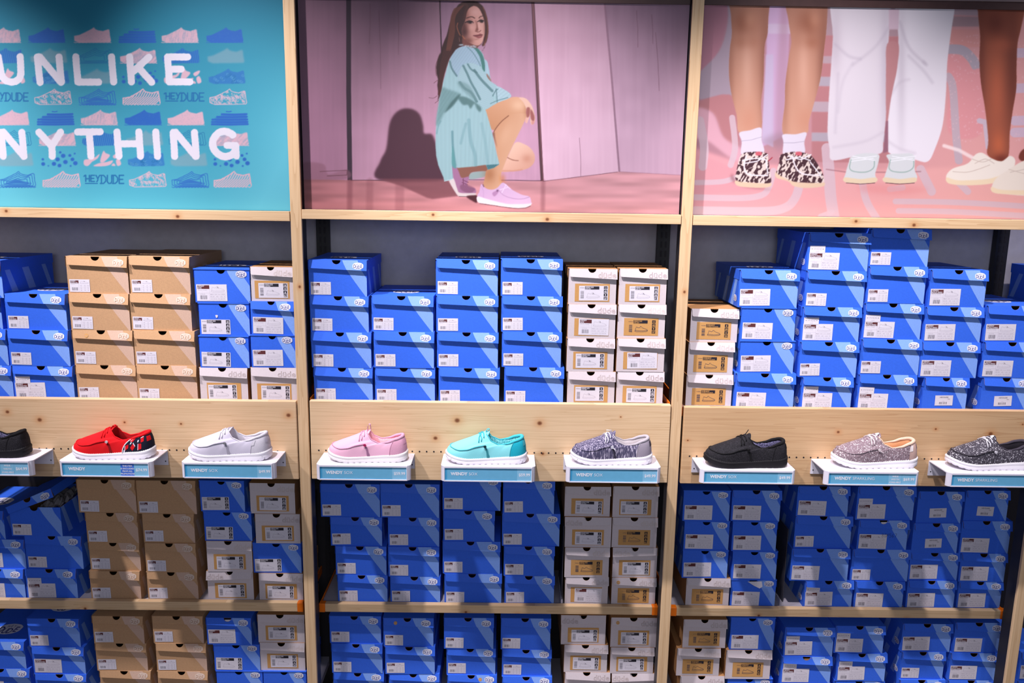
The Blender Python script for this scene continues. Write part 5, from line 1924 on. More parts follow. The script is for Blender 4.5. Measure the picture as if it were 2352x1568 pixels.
    c.poly(shin, grad(1140, 330, (206, 152, 116), 1195, 350, (226, 178, 146)), 0.6)
    c.blob(1030, 930, 90, 120, (150, 88, 50), 0.5)
    c.blob(1240, 1000, 45, 70, (206, 120, 50), 0.5)
    c.blob(1290, 280, 90, 190, (232, 188, 156), 0.4, 0.4)
    c.stroke([(1340, -30), (1240, 50), (1160, 140), (1100, 230)], 2.0, (122, 70, 50), 1.6, 0.85, sp=True)
    c.poly([(1070, 260), (1110, 240), (1120, 330), (1150, 480), (1100, 340)], (110, 66, 60), 1.2, 0.7)
    c.frame(*B)
    c.blob(1650, 1190, 110, 90, (240, 200, 168), 0.6)
    c.blob(1780, 1300, 30, 120, (176, 118, 84), 0.4)
    # hand hanging over the knee
    c.poly([(1660, 1050), (1770, 1060), (1850, 1130), (1910, 1235), (1950, 1390), (1945, 1490), (1895, 1540), (1868, 1490), (1862, 1370), (1835, 1440), (1806, 1510), (1776, 1480), (1800, 1360), (1792, 1250), (1735, 1130)], (232, 190, 170), 0.5)
    for L in ([(1800, 1240), (1860, 1240), (1850, 1380), (1800, 1400)], [(1880, 1260), (1940, 1380), (1930, 1480), (1880, 1440), (1866, 1330)]):
        c.poly(L, (150, 78, 76), 0.9, 0.85)
    c.poly([(1785, 1420), (1815, 1430), (1805, 1505), (1778, 1485)], (232, 176, 164), 0.6)
    c.poly([(1885, 1480), (1935, 1470), (1930, 1520), (1895, 1535)], (214, 150, 142), 0.6)
    # near shoe
    c.frame(*C)
    c.poly([(892, 1090), (930, 1130), (990, 1168), (1080, 1178), (1160, 1145), (1235, 1068), (1300, 1090), (1400, 1180), (1560, 1262), (1680, 1292), (1712, 1380), (1690, 1415), (1300, 1415), (1000, 1340), (835, 1295), (862, 1210)], grad(1120, 420, (214, 176, 216), 1190, 470, (232, 196, 232)), 0.5)
    c.stroke([(1180, 1190), (1260, 1270), (1400, 1320), (1560, 1330), (1680, 1300)], 1.5, (186, 146, 190), 1.0, 0.8, sp=True)
    c.stroke([(900, 1130), (930, 1200), (930, 1310)], 1.2, (190, 150, 194), 1.0, 0.7)
    for a, b in (((1200, 1180), (1330, 1140)), ((1230, 1230), (1300, 1100)), ((1280, 1090), (1370, 1165))):
        c.stroke([a, b], 1.9, (240, 214, 244), 0.9)
    c.poly([(1090, 1220), (1160, 1190), (1170, 1230), (1110, 1290), (1075, 1250)], (184, 134, 180), 0.7, 0.9)
    c.blob(1160, 1195, 14, 14, (96, 50, 90), 0.9)
    c.stroke([(925, 1100), (935, 1130)], 2.5, (90, 60, 90), 1.0, 0.7)
    c.poly([(836, 1290), (1000, 1335), (1300, 1408), (1500, 1416), (1690, 1405), (1716, 1390), (1702, 1440), (1620, 1475), (1500, 1485), (1300, 1465), (1000, 1420), (870, 1400), (825, 1360)], (240, 232, 240), 0.5)
    c.stroke([(870, 1405), (1000, 1424), (1300, 1470), (1500, 1488), (1620, 1478), (1700, 1446)], 1.4, (86, 48, 60), 0.9, 0.85)
    # shirt
    ST, STD, STL = (154, 190, 196), (96, 132, 134), (182, 208, 216)
    def cloth(base, dx=1.0, dy=0.0, per=3.3, amt=0.10):
        b = np.array(base) / 255.0
        l = math.hypot(dx, dy)
        def f(X, Y):
            v = 0.5 + 0.5 * np.sin((X * dx + Y * dy) / l * 2 * math.pi / per)
            return b * (1 - amt + 2 * amt * v[..., None] * 0.9)
        return f
    def TC(L, fr):
        ox, oy, k = fr
        return [(ox + x / k, oy + y / k) for x, y in L]
    tors = TC([(440, 300), (520, 190), (610, 140), (720, 120), (870, 140), (965, 200), (1015, 270), (1045, 375), (1085, 400), (1112, 500), (1132, 620), (1160, 770), (1270, 850), (1400, 910), (1490, 970), (1522, 1025), (1470, 1066), (1300, 1130), (1180, 1195), (1060, 1265)], B)
    low = TC([(1010, 20), (1055, 180), (1092, 330), (1150, 600), (1192, 760), (1100, 822), (1003, 852), (970, 772), (780, 800), (520, 822), (415, 788), (425, 900), (435, 998), (372, 1030), (290, 1042), (272, 975), (240, 900), (190, 780), (155, 620), (145, 450), (150, 200), (165, 0)], C)
    back = TC([(172, 1500), (180, 1400), (212, 1200), (232, 1060), (258, 950), (272, 870), (292, 770), (335, 630), (385, 430)], B)
    c.frame()
    c.poly(tors + low + back, cloth(ST), 0.6, sp=False)
    c.frame(*B)
    c.poly([(440, 300), (520, 190), (610, 140), (720, 120), (870, 150), (960, 320), (980, 480), (850, 440), (700, 440), (620, 520), (560, 680), (470, 560), (440, 440)], cloth((152, 180, 198), 0.45, 1.0, 2.6, 0.13), 0.7)
    c.poly([(1040, 375), (1085, 400), (1112, 500), (1132, 640), (1080, 640), (1050, 560)], cloth((160, 192, 206)), 0.7)
    c.poly([(840, 150), (900, 150), (965, 215), (1010, 290), (1045, 420), (1048, 580), (1005, 540), (980, 420), (950, 310), (890, 210)], (64, 118, 112), 0.7)
    c.poly([(1075, 620), (1110, 650), (1160, 740), (1150, 765), (1095, 700)], (140, 106, 96), 0.7)
    # sleeve
    c.poly([(650, 480), (760, 430), (880, 450), (1000, 550), (1090, 690), (1160, 765), (1270, 850), (1200, 960), (1180, 1030), (1250, 1140), (1180, 1195), (1060, 1262), (960, 1180), (860, 1060), (700, 960), (590, 830), (560, 720), (600, 560)], cloth((158, 190, 198), 1.0, -0.75, 2.8, 0.13), 0.8)
    c.poly([(1200, 960), (1270, 850), (1400, 910), (1490, 970), (1522, 1025), (1470, 1066), (1300, 1130), (1260, 1130), (1250, 1040)], cloth((168, 198, 208), 0.3, 1.0, 2.8, 0.14), 0.7)
    for L, w_ in (([(660, 480), (730, 620), (800, 780), (880, 920), (960, 1080)], 5), ([(860, 560), (960, 700), (1080, 830), (1180, 930)], 6), ([(740, 450), (800, 540), (900, 600)], 4), ([(420, 400), (450, 520), (540, 660)], 4),
                  ([(600, 780), (680, 880), (800, 960), (900, 1120)], 6), ([(730, 140), (830, 240), (920, 380), (970, 480)], 1.6), ([(1250, 890), (1260, 1000), (1270, 1130)], 2.2), ([(1190, 1020), (1240, 930), (1280, 900)], 2.5), ([(1150, 1160), (1260, 1110), (1460, 1050)], 1.6)):
        c.stroke(L, w_, (74, 112, 116), 2.2, 0.75, sp=True)
    c.poly([(270, 880), (380, 900), (560, 960), (600, 1010), (480, 1180), (330, 1310), (210, 1540), (170, 1540), (180, 1400), (215, 1180)], cloth((108, 146, 148), 1.0, 0.25, 3.0, 0.15), 2.2, 0.85)
    c.poly([(590, 990), (600, 1020), (470, 1200), (330, 1320), (350, 1270), (450, 1120)], (64, 98, 98), 1.5, 0.85)
    c.poly([(560, 1040), (700, 1040), (850, 1120), (980, 1230), (960, 1310), (900, 1250), (860, 1160), (790, 1250), (740, 1180), (650, 1180)], (76, 112, 112), 1.6, 0.85)
    c.poly([(560, 760), (720, 800), (830, 920), (900, 1120), (760, 1020), (600, 870)], (104, 140, 142), 2.2, 0.6)
    c.frame(*C)
    for L, w_, a in (([(690, 40), (700, 200), (730, 420), (790, 600), (800, 780)], 8, .35), ([(420, 230), (430, 480), (470, 780)], 5, .8), ([(640, 100), (600, 250), (560, 420)], 6, .3), ([(230, 60), (190, 140), (165, 260)], 3, .5), ([(900, 100), (960, 400), (1000, 740)], 7, .2)):
        c.stroke(L, w_, (92, 140, 148), 3.0, a, sp=True)
    c.poly([(418, 480), (440, 520), (475, 780), (500, 825), (415, 790)], (88, 150, 152), 0.9, 0.95)
    c.poly([(972, 775), (1190, 762), (1100, 822), (1003, 852)], cloth((70, 120, 130), 1.0, .5, 2.4, 0.3), 0.6, sp=False)
    c.stroke([(290, 1040), (435, 1000)], 1.4, (190, 216, 222), 0.9, 0.8)
    # hair behind
    c.frame()
    HR, HRD = (84, 44, 38), (52, 26, 26)
    hair = TC([(1170, 30), (1000, 48), (880, 130), (780, 270), (705, 430), (650, 600), (600, 800), (555, 980), (480, 1150), (425, 1300), (395, 1450), (350, 1540)], A)
    hair += TC([(245, 230), (218, 300), (192, 390), (172, 500), (178, 620), (205, 720), (192, 830), (205, 930), (212, 1020), (196, 1110), (235, 1030), (262, 900), (285, 770), (318, 640), (365, 470), (405, 360), (450, 290), (520, 190), (580, 150), (650, 125)], B)
    hair += TC([(1080, 1260), (1250, 1290), (1400, 1300), (1500, 1240), (1580, 1100), (1640, 1210), (1560, 1390), (1520, 1425), (1600, 1330), (1690, 1050), (1712, 880), (1702, 700), (1680, 500), (1620, 300), (1545, 160), (1420, 55), (1290, 28)], A)
    c.poly(hair, HRD, 0.7, sp=False)
    for i in range(26):
        t = i / 25
        L = TC([(1000 - 300 * t + 60, 120 + 120 * t), (800 - 120 * t, 450), (720 - 160 * t + 60, 900), (560 - 120 * t + 100, 1400)], A)
        c.stroke(L, 1.3, (112, 62, 50) if i % 3 else (74, 38, 32), 1.2, 0.55, sp=True)
    for i in range(16):
        t = i / 15
        L = TC([(300 + 160 * t, 190), (250 + 130 * t, 420 + 20 * t), (225 + 90 * t, 640), (215 + 60 * t, 860), (205 + 30 * t, 1000)], B)
        c.stroke(L, 1.3, (108, 52, 46) if i % 2 else (40, 20, 22), 1.2, 0.5, sp=True)
    for L in ([(210, 330), (165, 470), (160, 560), (175, 660)], [(190, 1020), (120, 1060), (40, 1050)], [(215, 1100), (150, 1150)], [(190, 740), (130, 790)]):
        c.stroke(TC(L, B), 0.9, (70, 36, 38), 0.9, 0.8, sp=True)
    # face
    c.frame(*A)
    face = [(1340, 162), (1230, 192), (1150, 262), (1100, 380), (1082, 500), (1040, 640), (985, 760), (975, 880), (1000, 990), (1090, 1100), (1190, 1180), (1300, 1240), (1425, 1262), (1505, 1215), (1562, 1120), (1602, 960), (1612, 780), (1592, 560), (1532, 385), (1450, 235)]
    fc = c.shape(face)
    c.poly([(1000, 1020), (1130, 1120), (1300, 1240), (1420, 1260), (1390, 1330), (1150, 1290), (1000, 1240)], (110, 62, 56), 0.8)
    c.poly(face, grad(1063, 60, (178, 122, 112), 1108, 62, (204, 152, 142)), 0.6)
    c.blob(1040, 880, 110, 190, (66, 32, 32), 0.95, clip=fc)
    c.blob(1020, 700, 70, 120, (74, 36, 34), 0.8, clip=fc)
    c.blob(1150, 1130, 120, 80, (104, 58, 50), 0.8, clip=fc)
    c.blob(1120, 420, 55, 160, (136, 82, 70), 0.6, clip=fc)
    c.blob(1350, 330, 110, 90, (212, 164, 158), 0.6, clip=fc)
    c.blob(1250, 760, 70, 70, (214, 160, 152), 0.6, clip=fc)
    c.blob(1420, 1140, 80, 50, (208, 154, 142), 0.6, clip=fc)
    c.blob(1595, 800, 30, 250, (150, 98, 90), 0.5, clip=fc)
    c.stroke([(1105, 505), (1190, 472), (1270, 470), (1330, 505)], 2.4, (70, 38, 36), 1.2, 0.9, sp=True)
    c.stroke([(1450, 500), (1490, 458), (1550, 445)], 2.2, (76, 42, 40), 1.2, 0.85, sp=True)
    for ex, ey, ew in ((1205, 615, 105), (1525, 590, 80)):
        c.poly([(ex - ew, ey + 5), (ex - 20, ey - 35), (ex + ew, ey + 10), (ex, ey + 40)], (70, 40, 40), 0.7)
        c.blob(ex, ey + 5, 34, 26, (24, 12, 16), 0.95)
        c.blob(ex + 55, ey + 20, 16, 13, (206, 178, 176), 0.75)
        c.stroke([(ex - ew - 30, ey + 8), (ex - 30, ey - 38), (ex + ew * .6, ey - 18)], 2.2, (30, 16, 18), 1.0, 0.95, sp=True)
        c.stroke([(ex - ew * .7, ey - 75), (ex, ey - 92), (ex + ew * .6, ey - 60)], 1.2, (128, 78, 72), 1.2, 0.6, sp=True)
    c.poly([(1345, 560), (1385, 600), (1420, 720), (1430, 800), (1400, 870), (1350, 850), (1375, 760), (1370, 660)], (118, 66, 58), 1.1, 0.8)
    c.blob(1450, 720, 26, 100, (222, 172, 162), 0.7)
    c.stroke([(1350, 860), (1400, 885), (1460, 880), (1500, 840)], 1.8, (104, 52, 48), 1.0, 0.75, sp=True)
    c.blob(1400, 820, 30, 34, (110, 58, 52), 0.6)
    c.poly([(1290, 985), (1380, 960), (1440, 950), (1480, 930), (1545, 955), (1545, 985), (1525, 1030), (1440, 1062), (1360, 1030)], (138, 72, 74), 0.6)
    c.stroke([(1290, 985), (1400, 990), (1480, 975), (1548, 968)], 1.4, (76, 30, 34), 0.9, 0.9, sp=True)
    c.blob(1470, 1010, 40, 12, (172, 108, 106), 0.7)
    c.blob(1380, 1090, 60, 16, (140, 88, 78), 0.5)
    # locks falling round the face, collar frill, ear ring
    c.stroke([(1000, 110), (1120, 160), (1080, 330), (1040, 520)], 6, (70, 36, 32), 3.0, 0.8, sp=True)
    c.stroke([(1330, 130), (1470, 190), (1570, 350), (1625, 560), (1655, 800), (1640, 1000), (1560, 1250)], 5.0, (66, 34, 28), 2.0, 0.9, sp=True)
    c.stroke([(1560, 200), (1640, 420), (1690, 700), (1680, 960), (1600, 1250)], 2.5, (116, 66, 44), 1.5, 0.7, sp=True)
    c.stroke([(860, 640), (840, 740), (880, 880), (930, 980)], 2.0, (150, 88, 62), 1.2, 0.85, sp=True)
    c.stroke([(980, 990), (1060, 1080)], 2.2, (176, 100, 60), 1.2, 0.7)
    c.stroke([(900, 1040), (915, 1150)], 1.2, (150, 110, 100), 0.9, 0.6)
    for x, y in ((930, 1245), (980, 1240), (1080, 1268), (1150, 1275), (1230, 1285), (1300, 1275), (1340, 1300)):
        c.blob(x, y, 34, 18, (178, 196, 206), 0.9)
    c.frame()
    return c

def paint_legs():
    c = Canvas(1590, -30, 2460, 520, (214, 152, 156))
    fr = (1560, 0, 2.958)
    c.frame(*fr)
    GR, PK, LI, CO, DK = (178, 164, 176), (216, 158, 166), (206, 170, 204), (220, 152, 148), (186, 124, 128)
    def P(L, col, soft=1.0, a=1.0, sp=True):
        c.poly(L, col, soft, a, sp)
    # mural on the wall
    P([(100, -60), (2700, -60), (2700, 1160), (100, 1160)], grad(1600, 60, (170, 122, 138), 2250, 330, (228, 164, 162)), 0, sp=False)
    P([(100, -60), (330, -60), (320, 150), (270, 330), (165, 500), (100, 560)], (178, 122, 138), 1.5)
    P([(330, -60), (420, -60), (420, 620), (300, 640), (120, 670), (120, 520), (270, 350), (330, 150)], (170, 150, 164), 1.5)
    P([(130, 690), (380, 660), (400, 1000), (300, 930), (230, 770), (130, 740)], DK, 1.5)
    P([(600, -60), (760, -60), (740, 420), (720, 920), (560, 1000), (590, 500)], LI, 1.5, sp=False)
    P([(600, 160), (760, 165), (760, 230), (600, 228)], (212, 188, 214), 1.5, sp=False)
    P([(590, 370), (640, 370), (640, 1000), (560, 960)], (200, 180, 208), 1.5, sp=False)
    P([(690, 60), (740, 60), (730, 900), (650, 960)], (170, 124, 140), 5.0, 0.5)
    for y0, y1, col in ((-60, 240, (176, 144, 152)), (240, 380, DK), (380, 430, (184, 156, 164)), (430, 520, DK), (520, 585, GR), (585, 690, DK), (690, 760, (188, 164, 174)), (760, 900, DK), (900, 960, GR), (960, 1100, DK)):
        P([(900, y0), (1560, y0 + 10), (1560, y1 + 10), (900, y1)], col, 1.2, sp=False)
    P([(1830, 30), (2080, 40), (2080, 110), (1850, 100)], (184, 156, 164), 1.2, sp=False)
    P([(1850, 110), (2060, 115), (2060, 180), (1840, 180)], (172, 140, 146), 1.2, sp=False)
    P([(1820, 200), (2080, 200), (2080, 320), (1820, 320)], CO, 1.2, sp=False)
    c.stroke([(1800, 335), (1920, 340), (1990, 400), (2030, 460), (2080, 420)], 22, GR, 2.0, sp=True)
    P([(1810, 380), (1930, 390), (1990, 470), (2060, 500), (2060, 900), (1830, 900), (1840, 540)], (226, 152, 156), 1.5)
    c.stroke([(1830, 520), (1860, 600), (1880, 900), (1900, 1090)], 18, (196, 172, 182), 2.0, sp=True)
    for y in (360, 600, 820, 900):
        c.stroke([(2280, y), (2360, y - 2), (2700, y)], 22, (210, 182, 200), 2.0)
    c.stroke([(2040, 820), (2080, 830), (2100, 1000)], 12, (206, 184, 198), 2.0)
    # speckled glints on the right of the mural
    for i in range(260):
        x, y = c.rng.uniform(1840, 2345), c.rng.uniform(230, 980)
        c.blob(x, y, 4, 4, (238, 190, 196), 0.5)
    P([(100, 740), (230, 770), (300, 930), (420, 1010), (420, 1110), (330, 1060), (200, 960), (100, 920)], (226, 172, 186), 3, 0.9)
    # floor with painted bands
    P([(100, 1000), (400, 1100), (1200, 1160), (2000, 1130), (2700, 1080), (2700, 1700), (100, 1700)], grad(1600, 400, (226, 160, 168), 2300, 440, (236, 172, 166)), 4.0, sp=False)
    P([(100, 1060), (380, 1140), (600, 1190), (560, 1290), (300, 1310), (100, 1310)], (222, 156, 164), 3)
    FB = (212, 186, 196)
    for L, w_ in (([(110, 1340), (420, 1345), (560, 1325), (610, 1270), (640, 1160)], 14), ([(110, 1430), (560, 1435), (720, 1410), (790, 1340), (820, 1240)], 20), ([(110, 1240), (300, 1232), (420, 1190)], 12),
                  ([(1005, 1010), (1020, 1200), (1030, 1340), (1050, 1470)], 26), ([(1245, 1240), (1262, 1330), (1290, 1400), (1340, 1480)], 17), ([(1430, 1285), (1520, 1275)], 13), ([(1640, 1150), (1680, 1230), (1715, 1300)], 20),
                  ([(1470, 1368), (1900, 1375), (2500, 1410)], 13), ([(1490, 1432), (1900, 1440), (2500, 1475)], 13), ([(1900, 1240), (1960, 1300)], 16), ([(960, 1470), (1040, 1440)], 12), ([(140, 820), (170, 1000), (160, 1130)], 20), ([(360, 800), (380, 1000), (350, 1120)], 14)):
        c.stroke(L, w_, FB, 2.0, 0.85, sp=True)
    c.stroke([(1000, 1150), (1130, 1168), (1400, 1170), (1640, 1165)], 2.0, (150, 100, 110), 3.0, 0.8)
    c.stroke([(1800, 990), (1900, 1020), (2010, 1080)], 8, (252, 232, 230), 4.0, 0.8)
    P([(700, 900), (760, 960), (660, 1000), (560, 960)], (150, 120, 134), 6, 0.5)
    P([(360, 1180), (420, 1260), (640, 1290), (380, 1240)], (140, 80, 86), 3, 0.7)
    P([(1250, 1250), (1500, 1260), (1700, 1285), (1500, 1320), (1240, 1300)], (226, 140, 140), 6, 0.5)
    # first pair of legs
    for L, ka in (([(350, -60), (612, -60), (615, 20), (606, 120), (600, 230), (582, 300), (576, 400), (572, 550), (556, 700), (552, 890), (412, 905), (390, 780), (352, 620), (338, 480), (345, 330), (358, 230), (352, 100)], (440, 160)),
                  ([(735, -60), (1010, -60), (1010, 30), (1000, 200), (985, 330), (962, 520), (922, 680), (882, 820), (862, 908), (708, 914), (718, 700), (722, 560), (746, 380), (762, 280), (744, 150)], (880, 160))):
        P(L, grad(1700, 20, (184, 128, 106), 1700, 300, (212, 158, 134)), 0.8)
        cl = c.shape(L)
        kx, ky = ka
        xs = np.array(L)[:, 0]
        xm, hw = (xs.min() + xs.max()) / 2, (xs.max() - xs.min()) / 2
        for x_, y_, rx, ry, col, a in ((xm + hw * .85, 500, 45, 420, (126, 76, 62), .75), (xm - hw * .95, 500, 26, 420, (150, 96, 78), .6), (kx, ky, 70, 80, (136, 74, 52), .7), (kx + 40, ky - 30, 40, 60, (214, 154, 126), .5),
                                       (kx + 10, ky + 130, 70, 40, (160, 98, 74), .6), (xm - 15, 480, 34, 200, (226, 176, 154), .6), (xm, 820, 60, 90, (204, 138, 112), .5)):
            c.blob(x_, y_, rx, ry, col, a, clip=cl)
    for L in ([(408, 902), (480, 885), (556, 868), (560, 950), (572, 1045), (430, 1060), (424, 960)], [(704, 914), (790, 912), (864, 900), (850, 965), (846, 1045), (715, 1066), (708, 965)]):
        P(L, (222, 212, 226), 0.7)
    c.stroke([(422, 958), (490, 950), (560, 930)], 1.2, (176, 164, 184), 1.0)
    c.stroke([(708, 970), (780, 970), (852, 960)], 1.2, (176, 164, 184), 1.0)
    def leopard(X, Y):
        n = noise2(X * 1.3 + Y * .8, (Y - X) * 0.5, 5.0, 21) + 0.35 * noise2(X, Y, 2.2, 22)
        t = np.clip((n - 0.63) * 9 + .5, 0, 1)[..., None]
        return np.array((226, 208, 200)) / 255 * (1 - t) + np.array((72, 42, 50)) / 255 * t
    P([(388, 1225), (500, 1240), (618, 1240), (618, 1266), (560, 1275), (440, 1270), (388, 1256)], (226, 196, 168), 0.6)
    P([(664, 1165), (760, 1225), (860, 1240), (980, 1238), (976, 1266), (860, 1277), (775, 1262), (742, 1232), (660, 1206)], (226, 196, 168), 0.6)
    P([(425, 1048), (470, 1032), (590, 1038), (606, 1090), (620, 1190), (616, 1242), (500, 1240), (390, 1226), (390, 1160), (408, 1080)], leopard, 0.6)
    P([(690, 1052), (760, 1032), (850, 1038), (905, 1065), (962, 1150), (982, 1205), (976, 1240), (860, 1240), (760, 1228), (668, 1180), (666, 1150), (680, 1100)], leopard, 0.6)
    for L in ([(455, 1060), (442, 1120), (450, 1165), (490, 1188), (600, 1192)], [(770, 1060), (790, 1130), (840, 1180), (960, 1192)]):
        c.stroke(L, 3.4, (236, 226, 230), 1.0, sp=True)
    for L in ([(430, 1090), (520, 1075), (590, 1085)], [(440, 1110), (530, 1095), (600, 1050)], [(730, 1085), (820, 1065), (890, 1090)], [(740, 1060), (830, 1085), (895, 1050)], [(590, 1090), (602, 1180)], [(890, 1100), (960, 1190)]):
        c.stroke(L, 2.6, (236, 230, 236), 1.0)
    for x_, y_ in ((540, 1042), (812, 1042)):
        P([(x_ - 18, y_ - 10), (x_ + 18, y_ - 10), (x_ + 18, y_ + 12), (x_ - 18, y_ + 12)], (206, 96, 110), 0.7)
    c.stroke([(608, 1092), (632, 1070)], 2.0, (170, 40, 60), 0.9)
    # white trousers
    TR = ([(1055, -60), (1440, -60), (1440, 40), (1430, 150), (1420, 320), (1406, 480), (1410, 660), (1402, 830), (1386, 960), (1368, 1042), (1200, 1062), (1040, 1088), (1022, 1010), (1008, 900), (1015, 700), (1030, 480), (1045, 250)],
          [(1495, -60), (1872, -60), (1872, 55), (1850, 200), (1822, 420), (1812, 640), (1790, 850), (1742, 1000), (1690, 1096), (1600, 1084), (1420, 1032), (1415, 830), (1438, 660), (1480, 460), (1490, 250)])
    for L, col in zip(TR, ((226, 216, 224), (236, 228, 236))):
        P(L, col, 0.8)
    cl = c.shape(TR[0]); cr = c.shape(TR[1])
    for pts, cpl, a in (([(1060, 300), (1150, 380), (1230, 400)], cl, .6), ([(1430, 180), (1330, 320), (1180, 440)], cl, .5), ([(1080, 500), (1070, 700), (1060, 900)], cl, .45), ([(1180, 430), (1110, 560), (1080, 760)], cl, .35), ([(1380, 900), (1260, 960), (1050, 1000)], cl, .4),
                        ([(1500, 150), (1560, 320), (1670, 430)], cr, .6), ([(1560, 380), (1660, 480), (1720, 560)], cr, .5), ([(1440, 640), (1500, 560), (1560, 540)], cr, .4), ([(1420, 960), (1500, 1010), (1600, 1040)], cr, .4), ([(1660, 420), (1680, 440)], cr, .6)):
        c.stroke(pts, 6.0, (190, 178, 192), 7.0, a * 0.8, sp=True, clip=cpl)
    c.blob(1060, 300, 40, 200, (186, 170, 182), .5, clip=cl)
    c.blob(1400, 500, 30, 420, (190, 176, 192), .5, clip=cl)
    c.blob(1510, 500, 26, 420, (190, 178, 190), .5, clip=cr)
    P([(1412, 300), (1490, 300), (1480, 460), (1440, 660), (1414, 830), (1404, 700), (1406, 480)], (190, 132, 134), 1.0)
    P([(1425, 60), (1495, 60), (1490, 200), (1425, 200)], (214, 186, 200), 1.2, sp=False)
    P([(1405, 820), (1420, 820), (1420, 1030), (1385, 1040)], (150, 100, 116), 1.0, sp=False)
    # pale shoes under the trousers
    for ox, L in ((0, [(1130, 1180), (1150, 1110), (1172, 1062), (1260, 1040), (1352, 1048), (1356, 1090), (1332, 1180), (1332, 1215), (1230, 1222), (1128, 1215)]), (1, [(1398, 1190), (1425, 1100), (1410, 1052), (1500, 1044), (1592, 1050), (1600, 1150), (1612, 1215), (1500, 1226), (1398, 1222)])):
        P(L, (216, 218, 220), 0.7)
        x0 = L[0][0]
        P([(x0 - 4, 1205), (x0 + 100, 1216), (x0 + 206, 1206), (x0 + 204, 1238), (x0 + 100, 1246), (x0 - 4, 1236)], (232, 210, 178), 0.7)
        c.stroke([(x0 + 5, 1242), (x0 + 100, 1250), (x0 + 200, 1242)], 1.3, (70, 48, 56), 0.9)
        c.stroke([(x0 + 40, 1080), (x0 + 28, 1140), (x0 + 60, 1165), (x0 + 140, 1168), (x0 + 190, 1140), (x0 + 196, 1090)], 2.6, (164, 184, 178), 1.0, sp=True)
        for a, b in (((x0 + 40, 1080), (x0 + 210, 1060)), ((x0 + 50, 1060), (x0 + 200, 1090)), ((x0 + 40, 1095), (x0 + 190, 1075))):
            c.stroke([a, b], 2.0, (240, 240, 244), 0.9)
    # dark leg and white shoes
    LG = [(2032, -60), (2360, -60), (2350, 60), (2320, 200), (2298, 300), (2292, 450), (2290, 600), (2266, 750), (2246, 900), (2236, 1060), (2180, 1098), (2095, 1050), (2100, 950), (2080, 750), (2050, 560), (2040, 400), (2045, 250), (2030, 80)]
    P(LG, (158, 84, 62), 0.8)
    cl = c.shape(LG)
    for x_, y_, rx, ry, col, a in ((2270, 500, 50, 420, (104, 50, 40), .7), (2050, 500, 30, 420, (112, 56, 46), .7), (2150, 170, 70, 80, (104, 46, 36), .7), (2190, 300, 70, 40, (188, 96, 70), .5), (2160, 600, 40, 220, (192, 98, 68), .7), (2170, 980, 40, 80, (206, 104, 66), .7), (2190, 1080, 50, 30, (110, 44, 34), .8)):
        c.blob(x_, y_, rx, ry, col, a, clip=cl)
    P([(2310, 1050), (2345, 1010), (2420, 1000), (2420, 1120), (2320, 1090)], (120, 56, 44), 1.0)
    P([(1818, 1215), (1850, 1150), (1960, 1110), (2012, 1050), (2060, 1038), (2120, 1075), (2190, 1095), (2250, 1058), (2284, 1100), (2235, 1200), (2100, 1240), (1950, 1250)], (244, 232, 220), 0.8)
    P([(1818, 1205), (1900, 1225), (2100, 1215), (2220, 1180), (2230, 1215), (2100, 1250), (1940, 1258), (1830, 1245)], (244, 220, 186), 0.8)
    P([(2125, 1290), (2150, 1215), (2240, 1150), (2345, 1090), (2440, 1080), (2440, 1310), (2200, 1315)], (240, 226, 212), 0.8)
    P([(2122, 1270), (2200, 1290), (2440, 1295), (2440, 1325), (2210, 1318), (2130, 1305)], (244, 220, 186), 0.8)
    for L in ([(1990, 1080), (2060, 1100), (2120, 1080)], [(2010, 1110), (2080, 1080), (2140, 1110)], [(1860, 1165), (1950, 1170), (2030, 1150), (2110, 1120)], [(2250, 1170), (2345, 1150)], [(2240, 1150), (2345, 1180)]):
        c.stroke(L, 2.0, (214, 196, 184), 1.1, 0.9, sp=True)
    c.frame()
    return c

TOP_Z = W(1985, 15, 0.02)[1]
PRINT_Y = 0.036
def print_material(name):
    m = bpy.data.materials.new(name)
    m.use_nodes = True
    t = m.node_tree
    b = t.nodes['Principled BSDF']
    b.inputs['Roughness'].default_value = 0.55
    b.inputs['Specular IOR Level'].default_value = 0.25
    a = nn(t, 'ShaderNodeAttribute')
    a.attribute_name = 'print'
    t.links.new(a.outputs['Color'], b.inputs['Base Color'])
    return m

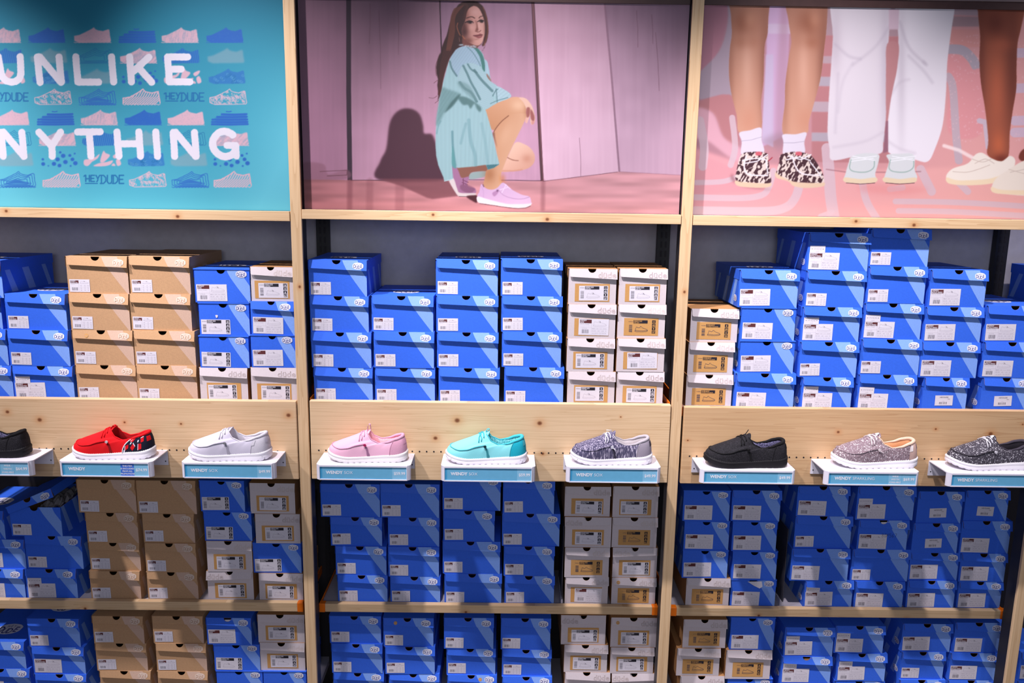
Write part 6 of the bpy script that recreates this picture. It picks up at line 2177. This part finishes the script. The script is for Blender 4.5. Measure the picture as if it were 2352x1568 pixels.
DEPTH = (0.84, 0.79, 0.86)                  # ink density of the three prints
def poster(b, canvas, bg, label):
    x0, x1 = BAY[b]
    z0, z1 = RAIL_TOP[b] + 0.0005, TOP_Z
    step = 0.00165
    nx, nz = int((x1 - x0) / step) + 1, int((z1 - z0) / step) + 1
    gx, gz = np.meshgrid(np.linspace(x0, x1, nx), np.linspace(z0, z1, nz))
    # where each printed point of the sheet lies in the read-off frame of the picture
    v = np.stack([gx - CAM[0], np.full_like(gx, PRINT_Y - CAM[1]), gz - CAM[2]], -1)
    w = v @ _f
    px, py = 1176 + F_PX * (v @ _r) / w, 784 + F_PX * (v @ _d) / w
    a = canvas.a
    H, Wd = a.shape[:2]
    fx, fy = px - canvas.x0 - 0.5, py - canvas.y0 - 0.5
    out = (fx < 0) | (fx > Wd - 1.01) | (fy > H - 1.01)
    fx, fy = np.clip(fx, 0, Wd - 1.01), np.clip(fy, 0, H - 1.01)
    i, j = fx.astype(int), fy.astype(int)
    p, q = (fx - i)[..., None], (fy - j)[..., None]
    c = (a[j, i] * (1 - p) + a[j, i + 1] * p) * (1 - q) + (a[j + 1, i] * (1 - p) + a[j + 1, i + 1] * p) * q
    if bg is not None:
        c[out] = np.array(bg) / 255.0
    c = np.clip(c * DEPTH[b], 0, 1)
    c = np.where(c <= 0.04045, c / 12.92, ((c + 0.055) / 1.055) ** 2.4)
    xc = (x0 + x1) / 2
    me = bpy.data.meshes.new('printed_sheet')
    n = nx * nz
    me.vertices.add(n)
    co = np.stack([gx - xc, np.zeros_like(gx), gz - z0], -1).reshape(-1)
    me.vertices.foreach_set('co', co.astype(np.float32))
    idx = np.arange(n).reshape(nz, nx)
    quads = np.stack([idx[:-1, :-1], idx[:-1, 1:], idx[1:, 1:], idx[1:, :-1]], -1).reshape(-1)
    nf = (nx - 1) * (nz - 1)
    me.loops.add(nf * 4)
    me.loops.foreach_set('vertex_index', quads.astype(np.int32))
    me.polygons.add(nf)
    me.polygons.foreach_set('loop_start', np.arange(0, nf * 4, 4, dtype=np.int32))
    at = me.color_attributes.new('print', 'FLOAT_COLOR', 'POINT')
    at.data.foreach_set('color', np.concatenate([c, np.ones(c.shape[:2] + (1,))], -1).reshape(-1).astype(np.float32))
    me.update(calc_edges=True)
    me.materials.append(print_material('poster_print_%d' % b))
    root = empty('wall_poster', (xc, PRINT_Y, z0), 0, label, 'poster', 'large posters above the shelves')
    place('printed_sheet', me, root)
    mb = MB()
    mb.box(-(x1 - x0) / 2, (x1 - x0) / 2, 0.001, 0.012, 0, z1 - z0)
    mb.build('backing_board', mat('poster_backing', (60, 54, 58), 0.7, 0.05, 40), root)
    mb = MB()
    mb.box(-(x1 - x0) / 2, (x1 - x0) / 2, 0.027, 0.05, 0, 0.022, 0)
    mb.box(-(x1 - x0) / 2, (x1 - x0) / 2, 0.024, 0.05, 0.022, 0.05, 1)
    o = mb.build('top_trim', [M_BROWNTRIM, mat('grey_brown_trim', (120, 104, 104), 0.5, 0.06, 40)], loc=(xc, 0.004, z1))
    tag(o, 'dark brown trim along the top edge of the ' + BAYNAME[b], 'trim', 'dark trims above the posters')

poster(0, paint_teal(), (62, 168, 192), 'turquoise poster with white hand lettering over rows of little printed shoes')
poster(1, paint_woman(), None, 'pink poster of a crouching woman in a pale green striped shirt dress')
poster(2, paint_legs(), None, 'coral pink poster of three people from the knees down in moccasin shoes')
